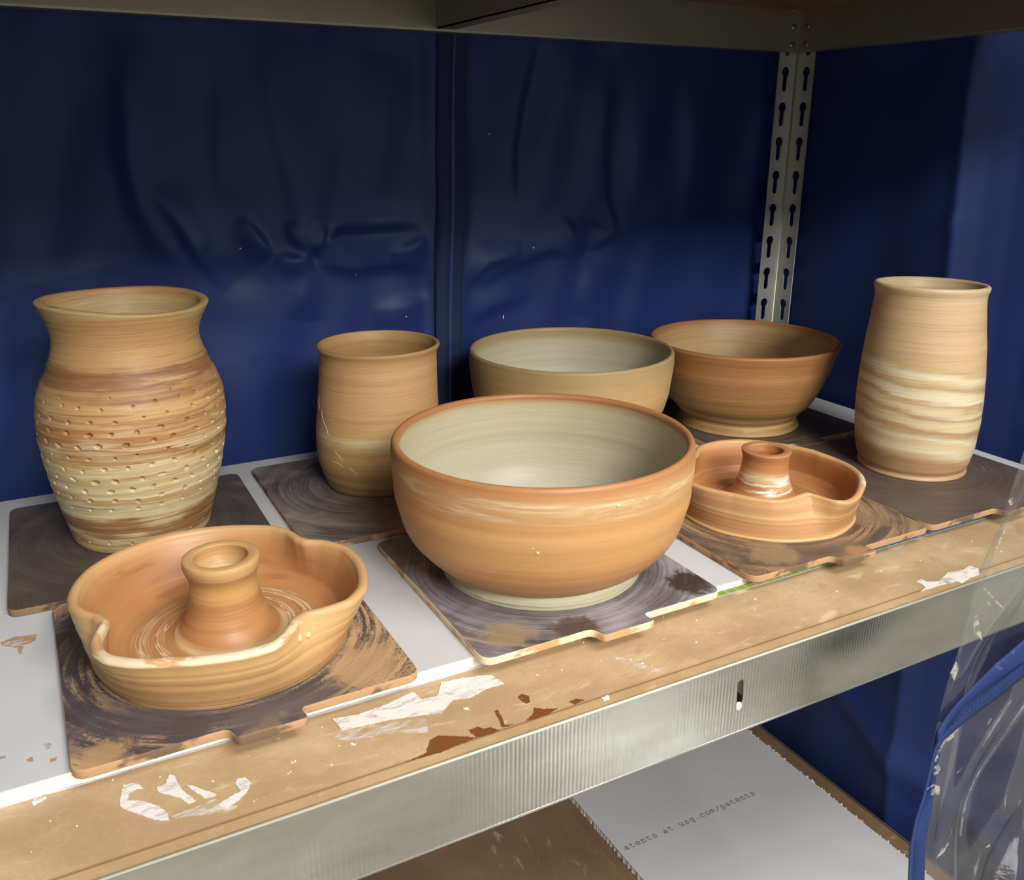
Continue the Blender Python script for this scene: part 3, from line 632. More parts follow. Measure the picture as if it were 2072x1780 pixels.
# big front bowl with turned foot
def bowl(name, label, cxy, body, foot, wall, Hh, mat, footmat, floor, leank=0.0, ripple=0.0003, seed=2, lip=0.55, warp=None):
    root = empty(name, (cxy[0], cxy[1], POTZ)); tag(root, label, 'bowl')
    b = lathe('body', body, wall, Hh, mat, floor, 200, root, lean_of(leank), lip, 100, warp, ripple, seed)
    fz = np.array(foot); th = np.linspace(0, 2*math.pi, 200, endpoint=False); V = []; n = len(fz)
    r0 = np.random.default_rng(seed+20)
    for (z, r) in foot:
        jit = np.convolve(r0.normal(0, 0.0006, 206), np.ones(3)/3, 'valid')[:200]*(0.3+0.7*(abs(z-0.004) < 0.002))
        for i, t in enumerate(th): V.append(((r+jit[i])*math.cos(t)+lean_of(leank)[0]*(z/Hh-0.5), (r+jit[i])*math.sin(t)+lean_of(leank)[1]*(z/Hh-0.5), z))
    Fs = [(j*200+i, j*200+(i+1) % 200, (j+1)*200+(i+1) % 200, (j+1)*200+i) for j in range(n-1) for i in range(200)]
    Fs += [tuple(range(199, -1, -1)), tuple(range((n-1)*200, n*200))]
    mesh_obj('foot_ring', V, Fs, footmat, root, attrs={'prof': np.repeat(fz[:, 0]/Hh*0.5, 200)})
    return root
M_bowl = clay('smooth tan clay, pale inside', [(0.0, '#a87a46'), (0.05, '#b98a55'), (0.10, '#c0895a'), (0.16, '#b9824f'), (0.22, '#c08a52'), (0.30, '#c28e57'), (0.36, '#be8650'), (0.40, '#bd8a58'), (0.44, '#c0905e'), (0.475, '#b27a48'), (0.505, '#a2683c'), (0.512, '#b58e60'), (0.525, '#b8a682'), (0.57, '#b3a88c'), (0.8, '#aca48f'), (1.0, '#a5a08e')],
              0.127, (0.02, 0.04), 0.012, 0.012, 0.08, 0.46, 0.14, ('#d9c7a0', 0.45, 0.64, 9, 0.43, 0.055), lines=0.12, gain=0.92)
M_bowlfoot = clay('pale wet clay foot', [(0.0, '#aba58a'), (0.02, '#b6ae90'), (0.05, '#c3b793'), (1.0, '#c3b793')], 0.127, (0, 0), 0.002, 0.003, 0.08, 0.6, 0.3)
bowl('serving_bowl', 'largest clay bowl at the front with pale interior and grey-white foot', B_C,
     [(0.0105, .0890), (.0125, .0915), (.0154, .0965), (.0190, .1020), (.0231, .1070), (.0308, .1143), (.0385, .1207), (.0462, .1253), (.0539, .1282), (.0616, .1303), (.0694, .1322), (.0771, .1335), (.0925, .1348), (.1079, .1358), (.1180, .1360), (.1240, .1352)],
     [(0.0, .0925), (.0015, .0930), (.0035, .0918), (.0045, .0932), (.0055, .0905), (.0085, .0893), (.012, .0890)], 0.0072, 0.127, M_bowl, M_bowlfoot, 0.012, 0.0)

# pale lined bowl behind it
M_bowlc = clay('buff clay, grey-white inside', [(0.0, '#ab8a58'), (0.2, '#b8925f'), (0.36, '#bd9662'), (0.42, '#b39260'), (0.455, '#a98c5a'), (0.50, '#a08558'), (0.525, '#a28d63'), (0.56, '#b0a68a'), (0.7, '#bab29a'), (0.85, '#c6c2b0'), (1.0, '#cfcdbf')],
               0.129, (0.01, 0.02), 0.008, 0.008, 0.07, 0.5, 0.12)
bowl('mixing_bowl', 'buff bowl with grey-white lining standing behind the largest bowl', BC_C,
     [(0.008, .072), (.014, .080), (.022, .0905), (.032, .1015), (.044, .1110), (.0595, .1190), (.0715, .1222), (.0834, .1242), (.0953, .1258), (.1072, .1270), (.1191, .1278), (.1265, .1275)],
     [(0.0, .0750), (.002, .0755), (.005, .0735), (.010, .0725)], 0.0062, 0.129, M_bowlc, M_bowlc, 0.012)

# footed bowl at the back right
M_bowlr = clay('brown ochre clay', [(0.0, '#b8955f'), (0.03, '#a07444'), (0.06, '#c09a66'), (0.085, '#96683a'), (0.13, '#a8793f'), (0.16, '#9b6c3a'), (0.20, '#b07d47'), (0.26, '#a87542'), (0.33, '#b27a46'), (0.40, '#ad7440'), (0.46, '#aa7039'), (0.50, '#a0693a'), (0.53, '#ad8656'), (0.62, '#bb9664'), (0.72, '#b08d5d'), (0.82, '#bc9c6c'), (1.0, '#b09468')],
               0.117, (0.03, -0.02), 0.012, 0.016, 0.16, 0.5, 0.28)
bowl('footed_bowl', 'brown clay bowl with a pedestal foot beside the corner post', BR_C,
     [(0.011, .0780), (.0150, .0800), (.0190, .0840), (.0242, .0885), (.0323, .0955), (.0403, .1005), (.0484, .1050), (.0565, .1085), (.0645, .1118), (.0807, .1175), (.0968, .1222), (.1090, .1262), (.1150, .1280)],
     [(0.0, .0838), (.0018, .0842), (.0045, .0815), (.0060, .0822), (.0085, .0795), (.0125, .0782)], 0.0065, 0.117, M_bowlr, M_bowlr, 0.012, 0.0, 0.0006, 9)

# tall striped vase
M_tall = clay('striped buff clay', [(0.0, '#b58a58'), (0.02, '#ad7c4a'), (0.05, '#a87646'), (0.065, '#bd945f'), (0.08, '#cfb88e'), (0.105, '#c9a873'), (0.118, '#d3c29c'), (0.13, '#b58f5c'), (0.142, '#a67a48'), (0.152, '#c8ab76'), (0.17, '#cbb07c'), (0.180, '#a9804c'), (0.190, '#cdb68a'), (0.205, '#c4a56f'), (0.214, '#aa804c'), (0.225, '#d2c09b'), (0.245, '#cdb68a'), (0.256, '#a98350'), (0.268, '#bb9760'), (0.285, '#d0bd95'), (0.30, '#b8935c'), (0.36, '#ba945f'), (0.44, '#b68f5b'), (0.49, '#bd9a68'), (0.52, '#b5976a'), (0.6, '#aa8c60'), (1.0, '#8e7149')],
              0.220, (0.27, -0.15), 0.022, 0.018, 0.15, 0.46, 0.25, sat=0.84, lines=0.25)
def tall_warp(R, Z, th, Hh):
    t = np.clip((Z/Hh-0.7)/0.3, 0, 1); return R*(1+t*0.03*np.cos(2*(th-0.1))), Z+t*0.0018*np.cos(th+2.6)
o = lathe('vase', [(0, .0618), (.0016, .0622), (.003, .0606), (.0108, .0630), (.0215, .0653), (.0323, .0673), (.043, .0685), (.0538, .0694), (.0646, .0699), (.0753, .0701), (.0861, .0700), (.0969, .0697), (.1076, .0692), (.1184, .0685), (.1291, .0676), (.1399, .0667), (.1507, .0657), (.1614, .0646), (.1722, .0633), (.183, .0621), (.1937, .0610), (.2045, .0603), (.2110, .0606), (.2160, .0622), (.2185, .0628)],
          0.0068, 0.220, M_tall, 0.01, 180, None, lean_of(-0.008), 0.45, 140, tall_warp, 0.0003, 11)
o.location = (T_C[0], T_C[1], POTZ); tag(o, 'tall smooth buff vase striped with cream and brown bands', 'vase')

# scalloped dishes with a hollow centre column
def dish(label, cxy, rim, base_r, Hh, mat, col_prof, col_r0, colmat, seed, hgt=None, cxo=(0, 0), flare=0.75, rimw=0.0085, slipmat=None):
    root = empty('scalloped_dish', (cxy[0], cxy[1], POTZ)); tag(root, label, 'dish')
    a = np.array([q[0] for q in rim], float) % 360; r = np.array([q[1] for q in rim]); k = np.argsort(a); a, r = a[k], r[k]
    th = np.linspace(0, 2*math.pi, 360, endpoint=False)
    aa = np.r_[a-360, a, a+360]; rr = np.r_[r, r, r]; rim_r = np.interp(np.degrees(th), aa, rr)
    ker = np.hanning(6); ker /= ker.sum(); rim_r = np.convolve(np.r_[rim_r[-8:], rim_r, rim_r[:8]], ker, 'same')[8:-8]
    mean = np.convolve(np.r_[rim_r, rim_r, rim_r], np.ones(120)/120, 'same')[360:720]
    dev = rim_r-mean
    hz = np.zeros(360) if hgt is None else np.interp(np.degrees(th), np.r_[[q[0]-360 for q in hgt], [q[0] for q in hgt], [q[0]+360 for q in hgt]], [q[1] for q in hgt]*3)
    rings = []; pr = []
    r0 = np.random.default_rng(seed)
    rings.append((np.full(360, 0.01), np.zeros(360))); pr.append(0.0)
    rings.append((np.full(360, base_r+0.0022+0.0008*np.sin(th*7+seed)*np.sin(th*3)), np.zeros(360))); pr.append(0.0)
    rings.append((np.full(360, base_r+0.0014), np.full(360, 0.0022))); pr.append(0.02)
    for s in np.linspace(0.05, 1, 26):
        sm = s**flare; dv = np.clip((s-0.12)/0.88, 0, 1)**1.4
        rings.append((base_r+(mean-base_r)*sm+dev*dv+0.00025*r0.normal()*(s > 0.05), (Hh-0.003+hz*s)*s)); pr.append(0.5*s*0.96)
    top = rim_r; zt = Hh-0.003+hz; hw = rimw/2
    for t in np.linspace(0.3, math.pi-0.3, 8): rings.append((top-hw+hw*math.cos(t)*1.02, zt+hw*math.sin(t)*0.95)); pr.append(0.5)
    fl = 0.0085
    for s in np.linspace(0, 1, 26):
        sm = (1-s)**flare; dv = np.clip((1-s-0.1)/0.9, 0, 1)**1.3
        rb = base_r-0.009
        rad = rb+(mean-rimw-rb)*sm+dev*dv-0.006*max(0, s-0.8)/0.2*1.0
        rings.append((rad, zt*(1-s)+fl*s)); pr.append(0.5+0.25*s)
    for t in np.linspace(0.9, 0.1, 26): rings.append(((base_r-0.015)*t*np.ones(360), np.full(360, fl-0.0004+0.0005*math.sin(t*42)))); pr.append(0.75+0.25*(1-t))
    P3 = np.stack([np.stack([R*np.cos(th), R*np.sin(th), Z], -1) for R, Z in rings], 0)
    n = len(rings); V = P3.reshape(-1, 3); Fs = [(j*360+i, j*360+(i+1) % 360, (j+1)*360+(i+1) % 360, (j+1)*360+i) for j in range(n-1) for i in range(360)]
    Fs += [tuple(range(359, -1, -1)), tuple(range((n-1)*360, n*360))]
    mesh_obj('dish_body', V, Fs, mat, root, attrs={'prof': np.repeat(pr, 360)})
    c = lathe('centre_column', col_prof, 0.0085, col_prof[-1][0], colmat, col_prof[-1][0]-0.016, 120, root, lean_of(0.0), 0.14, 70, None, 0.0003, seed, cap=False)
    c.location = (cxo[0], cxo[1], 0)
    return root
def mat_dish(name, stops, floorcols, seed, cream=None):
    """like clay() but with slip swirled in spirals on the dish floor"""
    s = NT(name); o = s.obj(); x, y, z = s.xyz(o); p = s.attr('prof')
    r = s.math('SQRT', s.add(s.mul(x, x), s.mul(y, y))); ir = s.math('DIVIDE', 1.0, s.math('MAXIMUM', r, 0.01)); cx, cy = s.mul(x, ir), s.mul(y, ir)
    n1 = s.noise(s.comb(s.mul(x, 12), s.mul(y, 12), s.mul(z, 40)), 1, 4, 0.6); n2 = s.noise(s.comb(s.mul(x, 6), s.mul(y, 6), s.mul(z, 330)), 1, 4, 0.6)
    n3 = s.noise(s.comb(s.mul(x, 18), s.mul(y, 18), s.mul(z, 1200)), 1, 2)
    c = s.ramp(s.add(p, s.add(s.mul(s.sub(n1, 0.5), 0.05), s.mul(s.sub(n2, 0.5), 0.03))), stops)
    sw = s.noise(s.comb(s.add(s.mul(cx, 0.42), seed), s.mul(cy, 0.42), s.mul(r, 130)), 1, 3, 0.55, 0.1)
    fc = s.ramp(sw, floorcols); c = s.mix(s.step(p, 0.755, 0.78), c, fc)
    dk = s.mul(s.step(s.noise(s.comb(s.mul(x, 10), s.mul(y, 10), s.mul(z, 60)), 1, 5, 0.65, 0.5), 0.52, 0.66), s.mul(s.step(p, 0.52, 0.56), s.sub(1.0, s.step(p, 0.74, 0.77))))
    c = s.mix(s.mul(dk, 0.6), c, '#8f5228')
    if cream:
        ca, cb, cw = cream
        side = s.add(s.mul(cx, ca), s.mul(cy, cb))
        rimm = s.sub(1.0, s.step(s.math('ABSOLUTE', s.sub(p, 0.497)), 0.012, 0.03))
        nc = s.noise(s.comb(s.mul(x, 22), s.mul(y, 22), s.mul(z, 120)), 1, 5, 0.65)
        c = s.mix(s.mul(s.mul(s.step(s.add(side, s.mul(s.sub(nc, 0.5), 2.2)), cw+0.12, cw+0.26), rimm), 0.7), c, '#d8c8a8')
    val = s.add(0.86, s.mul(s.add(n2, n3), 0.13)); c = s.hsv(c, 0.508, 0.93, val)
    fr = s.noise(s.comb(s.mul(cx, 2), s.mul(cy, 2), s.mul(r, 500)), 1, 2)
    s.pbr(c, s.add(0.33, s.mul(n1, 0.2)), 0.0, 0.45, s.bump(s.add(n2, s.add(s.mul(n3, 0.4), s.mul(fr, 0.4))), 0.15, 0.0015)); return s.m
st = [(0.0, '#bd9160'), (0.05, '#b0804e'), (0.2, '#bb8a57'), (0.3, '#c09059'), (0.42, '#c6985f'), (0.475, '#c4945d'), (0.5, '#c08e5a'), (0.53, '#b57a47'), (0.60, '#a86c3b'), (0.68, '#aa6c3c'), (0.75, '#ae7040'), (1.0, '#b57d4b')]
M_dish = mat_dish('orange tan dish clay', st, [(0.30, '#a5693a'), (0.40, '#b47a48'), (0.47, '#a0632f'), (0.50, '#d2b88f'), (0.53, '#b27a48'), (0.57, '#a96c3b'), (0.61, '#d4c09c'), (0.65, '#b98552'), (0.74, '#b07545')], 2.0, (-0.35, -0.94, 0.62))
M_col = clay('column clay', [(0.0, '#b07a48'), (0.02, '#c9aa7c'), (0.05, '#a96f40'), (0.15, '#b47a48'), (0.24, '#a76d3c'), (0.30, '#bd8a52'), (0.36, '#b8894d'), (0.42, '#b0794a'), (0.46, '#bf925f'), (0.5, '#be8f5b'), (0.6, '#b08050'), (0.8, '#b98f5e'), (1.0, '#c4a57a')], 0.073, (0.25, -0.2), 0.03, 0.03, 0.10, 0.42, 0.25)
D_RIM = [(166, 0.1107), (154, 0.1137), (141, 0.1165), (128, 0.1164), (115, 0.1152), (102, 0.1150), (91, 0.1130), (83, 0.1116), (68, 0.1087), (53, 0.1077), (44, 0.1040), (34, 0.0955), (27, 0.0950), (19, 0.1030), (6, 0.1104), (-8, 0.1128), (-21, 0.1143), (-33, 0.1167), (-44, 0.1141), (-52, 0.1050), (-60, 0.0955), (-67, 0.0955), (-75, 0.1060), (-83, 0.1150), (-91, 0.1151), (-104, 0.1138), (-119, 0.114), (-131, 0.1181), (-140, 0.1191), (-147, 0.1155), (-154, 0.1085), (-160, 0.0990), (-165, 0.0925), (-173, 0.0945), (-180, 0.1021), (173, 0.1079)]
dish('orange clay dish with pinched rim and hollow centre column at the front left', D_C, D_RIM, 0.0940, 0.0500, M_dish,
     [(0.0078, .0480), (.0092, .0440), (.0130, .0390), (.0190, .0340), (.0270, .0302), (.0360, .0276), (.0460, .0258), (.0530, .0253), (.0575, .0258), (.0610, .0274), (.0650, .0288), (.0695, .0292), (.0718, .0288)], 0.05, M_col, 21, None, (0.0025, -0.001))
st2 = [(0.0, '#c99a64'), (0.04, '#bd8650'), (0.15, '#b27846'), (0.25, '#b57d49'), (0.30, '#c49762'), (0.34, '#b27a47'), (0.42, '#b98350'), (0.5, '#c08a57'), (0.54, '#ac6a38'), (0.60, '#a5622f'), (0.7, '#a96737'), (0.75, '#a56433'), (1.0, '#a96b3a')]
M_dish2 = mat_dish('red tan dish clay', st2, [(0.3, '#9c5c2d'), (0.5, '#a86a39'), (0.6, '#b27a48'), (0.7, '#9c5f31')], 6.0, (0.55, -0.83, 0.90))
M_col2 = clay('red column clay', [(0.0, '#b98a58'), (0.08, '#b07443'), (0.16, '#a9683a'), (0.24, '#c9a67c'), (0.28, '#c79a6a'), (0.33, '#b3743f'), (0.42, '#a9683a'), (0.5, '#b0734a'), (0.6, '#a05c30'), (1.0, '#9a5a30')], 0.066, (1.6, -0.6), 0.03, 0.02, 0.10, 0.38, 0.25, ('#e3d8c6', 0.50, 0.60, 16, 0.2, 0.14))
DR_RIM = [(98, 0.0945), (83, 0.0975), (73, 0.0980), (64, 0.0977), (45, 0.0945), (28, 0.0901), (16, 0.0885), (3, 0.0890), (-9, 0.0925), (-21, 0.0955), (-38, 0.0985), (-50, 0.1000), (-64, 0.1015), (-78, 0.1055), (-87, 0.1070), (-93, 0.1020), (-98, 0.0885), (-103, 0.0808), (-109, 0.0818), (-117, 0.0860), (-130, 0.0905), (-145, 0.0910), (-155, 0.0910), (-165, 0.0945), (-174, 0.0985), (178, 0.1010), (165, 0.1000), (150, 0.0970), (138, 0.0880), (128, 0.0840), (116, 0.0850), (107, 0.0900)]
dish('red-brown clay dish with pinched rim and candle-like hollow column on the right', DR_C, DR_RIM, 0.0930, 0.0430, M_dish2,
     [(0.0075, .0440), (.0105, .0385), (.0160, .0340), (.0240, .0300), (.0330, .0270), (.0430, .0250), (.0520, .0243), (.0570, .0246), (.0610, .0256), (.0640, .0260)], 0.045, M_col2, 31, [(-180, 0.0), (-125, -0.001), (-112, 0.001), (-103, 0.0025), (-94, 0.0), (-80, -0.0015), (-50, 0.001), (-10, 0.0005), (12, 0.002), (40, 0.0), (110, 0.001), (128, 0.002), (145, 0.0)], (-0.001, 0.002), 0.9, 0.0075)

# ------------------------------------------------------------------ blue fabric cover
def build_cover():
    root = empty('fabric_cover', (0.46, 0.64, -0.98)); tag(root, 'navy blue fabric cover hanging behind and beside the rack', 'cover')
    off = np.array(root.location)
    # back panel in its own plane, wrinkles are ridges along polylines read off the cloth
    nx, nz = 420, 520; xs = np.linspace(-0.19, 1.0835, nx); zs = np.linspace(-0.98, 0.75, nz); X, Z = np.meshgrid(xs, zs); Y = np.full_like(X, 0.6490)
    Y += 0.004*np.sin(X*5.0+0.8)+0.002*np.sin(X*13+Z*2)+0.0022*np.sin(X*41+2.2*np.sin(Z*6)+1)*np.sin(Z*9+X*7)+0.0014*np.sin(X*63-Z*24+1.5*np.sin(X*17))+0.0010*np.sin(X*30+Z*47)*np.sin(X*11)
    def ridge(px, amp, w, asym=0.0, plane=0.636):
        Pq = np.array([hit(u, v, 1, plane)[[0, 2]] for u, v in px]); n = len(Pq)-1; best = np.full_like(X, 9.0); side = np.zeros_like(X); tt = np.zeros_like(X)
        for i in range(n):
            a, b = Pq[i], Pq[i+1]; d = b-a; L2 = d@d; t = np.clip(((X-a[0])*d[0]+(Z-a[1])*d[1])/L2, 0, 1)
            ex = X-a[0]-t*d[0]; ez = Z-a[1]-t*d[1]; q = np.hypot(ex, ez); k = q < best
            best = np.where(k, q, best); side = np.where(k, np.sign(ex*d[1]-ez*d[0]), side); tt = np.where(k, (i+t)/n, tt)
        taper = np.sin(math.pi*tt)**0.85; LL = np.linalg.norm(np.diff(Pq, axis=0), axis=1).sum()
        wf = np.where(side*asym > 0, 0.9*w, min(2.8*w, 0.3*LL)) if asym else min(w*1.8, 0.3*LL)
        return amp*1.0*taper*np.exp(-(best/wf)**2)
    def D(*a, **k):
        nonlocal Y
        Y = Y-ridge(*a, **k)
    D([(270, 60), (262, 200), (268, 330), (290, 420), (330, 490), (400, 540)], 0.010, 0.016, 0.5)
    D([(310, 380), (360, 440), (410, 520), (470, 590)], 0.009, 0.010, 0.7)
    D([(490, 440), (530, 490), (555, 525)], 0.009, 0.008, -0.7)
    D([(560, 60), (555, 180), (590, 330), (620, 450), (638, 510)], 0.008, 0.018, 0.4)
    D([(638, 515), (700, 480), (780, 475), (880, 470)], 0.011, 0.011, -0.8)
    D([(638, 520), (600, 530), (560, 525)], 0.008, 0.009, 0.3)
    D([(640, 520), (665, 455)], 0.007, 0.007, 0.4); D([(637, 520), (600, 480), (585, 450)], 0.006, 0.007, -0.4)
    D([(640, 525), (720, 545), (800, 530), (880, 540)], 0.007, 0.010, 0.5)
    D([(640, 525), (620, 600), (615, 650)], 0.006, 0.016, 0.4)
    D([(400, 535), (480, 560), (560, 560)], -0.006, 0.012, 0.0)
    D([(455, 130), (450, 280), (460, 420)], 0.004, 0.012, 0.3)
    D([(1105, 80), (1085, 190), (1065, 300), (1060, 420)], -0.009, 0.009, 0.4)
    D([(1235, 110), (1220, 260), (1225, 400), (1240, 470), (1190, 510)], 0.009, 0.012, -0.6)
    D([(1190, 512), (1120, 500), (1020, 540), (960, 580)], 0.007, 0.012, -0.5)
    D([(1190, 512), (1160, 470), (1130, 430)], 0.005, 0.009, 0.4); D([(1195, 512), (1200, 560), (1180, 640)], 0.006, 0.020, 0.3)
    D([(945, 580), (990, 530), (1060, 510)], 0.008, 0.010, 0.5); D([(948, 650), (1000, 620), (1080, 590)], 0.005, 0.012, 0.5)
    D([(1300, 120), (1290, 260), (1300, 420)], 0.006, 0.02, 0.3); D([(1400, 120), (1410, 300), (1390, 520)], 0.007, 0.025, 0.3); D([(1500, 150), (1480, 380), (1500, 600)], -0.008, 0.03, 0.0)
    D([(760, 100), (740, 250), (760, 400)], 0.005, 0.025, 0.3); D([(100, 120), (60, 350), (140, 560)], -0.010, 0.05, 0.0)
    D([(1240, 470), (1330, 440), (1420, 460)], 0.005, 0.014, 0.5)
    D([(884, 480), (840, 500), (790, 520)], 0.006, 0.009, 0.6); D([(884, 610), (830, 620), (760, 640)], 0.005, 0.012, 0.4)
    Y = np.maximum(Y, 0.6275)
    strip = np.exp(-((X-0.4965)/0.030)**4); Y = Y*(1-strip)+strip*0.6420
    back = grid_obj('back_panel', np.stack([X, Y, Z], -1)-off, M_fabric, root)
    # zipper strip down the middle
    def strip_mesh(nm, xc, w, y, mat, wav=0.0, seed=0, nseg=260, zz0=-0.97, zz1=0.75):
        r = np.random.default_rng(seed); z = np.linspace(zz0, zz1, nseg); k = np.convolve(r.normal(0, 1, nseg+10), np.ones(11)/11, 'valid')[:nseg]*wav
        V = []
        for i in range(nseg):
            xl = xc(z[i])-w/2+k[i]; xr = xc(z[i])+w/2
            V += [(xl, y+0.002, z[i]), (xl+0.0012, y, z[i]), (xr-0.0012, y, z[i]), (xr, y+0.002, z[i])]
        V = np.array(V)-off; Fs = [(4*i+j, 4*i+j+1, 4*i+j+5, 4*i+j+4) for i in range(nseg-1) for j in range(3)]
        return mesh_obj(nm, V, Fs, mat, root)
    xc = lambda z: 0.4940+0.0125*(z-0.17)/0.35+0.0008*math.sin(z*25)
    tapeo = strip_mesh('zipper_tape', xc, 0.0415, 0.6380, M_tape, 0.0022, 4)
    strip_mesh('zipper_flap', lambda z: xc(z)-0.0105, 0.019, 0.6362, M_tape, 0.0016, 8)
    strip_mesh('zipper_coil', lambda z: xc(z)+0.0015, 0.0042, 0.6364, M_coil, 0.0, 9)
    ms = simple('grey stitching', '#2d3855', 0.8)
    for sx in (-0.0085, 0.0120):
        bm = bmesh.new(); z = -0.2
        while z < 0.51:
            xx = xc(z)+sx; add_box(bm, (xx-0.0004-off[0], (0.6358 if sx < 0 else 0.6376)-off[1], z-off[2]), (xx+0.0004-off[0], (0.6364 if sx < 0 else 0.6382)-off[1], z+0.0030-off[2])); z += 0.0048
        st_ = bm_obj('stitching', bm, ms, root); st_['kind'] = 'stuff'
    # right side panel: flat behind the post, folds outwards near the front
    plan = [(1.0835, 0.652), (1.080, 0.60), (1.0775, 0.52), (1.0740, 0.42), (1.0710, 0.345), (1.0680, 0.3275), (1.0760, 0.3180), (1.0880, 0.302), (1.1060, 0.272), (1.1220, 0.235), (1.1330, 0.190), (1.1370, 0.13), (1.1310, 0.05), (1.1150, -0.04)]
    pa = np.array(plan); L = np.r_[0, np.cumsum(np.linalg.norm(np.diff(pa, axis=0), axis=1))]; nu = 300; tq = np.linspace(0, L[-1], nu)
    kk = np.hanning(7); kk /= kk.sum(); sm_ = lambda v: np.convolve(np.r_[[v[0]]*3, v, [v[-1]]*3], kk, 'valid'); px_ = sm_(np.interp(tq, L, pa[:, 0])); py_ = np.interp(tq, L, pa[:, 1]); zs2 = np.linspace(-0.98, 0.75, 300); PX, ZZ = np.meshgrid(px_, zs2); PY, _ = np.meshgrid(py_, zs2)
    PY = PY-np.clip((0.45-ZZ), 0, 2)*0.050*np.exp(-((PY-0.33)/0.12)**2)
    PX = PX+0.003*np.sin(PY*30+ZZ*3)*np.exp(-((PY-0.45)/0.1)**2)+0.0025*np.exp(-((ZZ-0.29+0.3*(PY-0.33))/0.012)**2)*np.exp(-((PY-0.33)/0.02)**2)*-1
    lowfold = np.exp(-((ZZ+0.40+0.55*(0.5-PY))/0.03)**2); PX = PX-0.012*lowfold*(ZZ < 0)
    grid_obj('side_panel', np.stack([PX, PY, ZZ], -1)-off, M_fabric, root)
    # left side panel, outside the frame, shades the left end of the shelf
    PYl, ZL = np.meshgrid(np.linspace(0.640, 0.0, 60), np.linspace(-0.98, 0.75, 60)); PXl = -0.186+0.004*np.sin(PYl*25)
    grid_obj('side_panel', np.stack([PXl, PYl, ZL], -1)-off, M_fabric, root)
    # white clay specks and threads on the cloth
    mw_ = simple('clay speck', '#c9cfe0', 0.9)
    for (u, v, s, ln) in ((497, 508, .0012, 1), (1093, 504, .0016, 1), (1036, 648, .0011, 3.2), (1010, 271, .0011, 1), (833, 646, .0010, 1), (733, 561, .0008, 1)):
        q = hit(u, v, 1, 0.622); bm = bmesh.new(); bmesh.ops.create_icosphere(bm, subdivisions=1, radius=s)
        for vv in bm.verts: vv.co.z *= ln
        j = int(np.argmin(np.abs(xs-q[0]))); i = int(np.argmin(np.abs(zs-q[2]))); q = np.array([q[0], Y[i, j]-0.0004, q[2]])
        bm_obj('speck', bm, mw_, root, True, tuple(q-off))
build_cover()

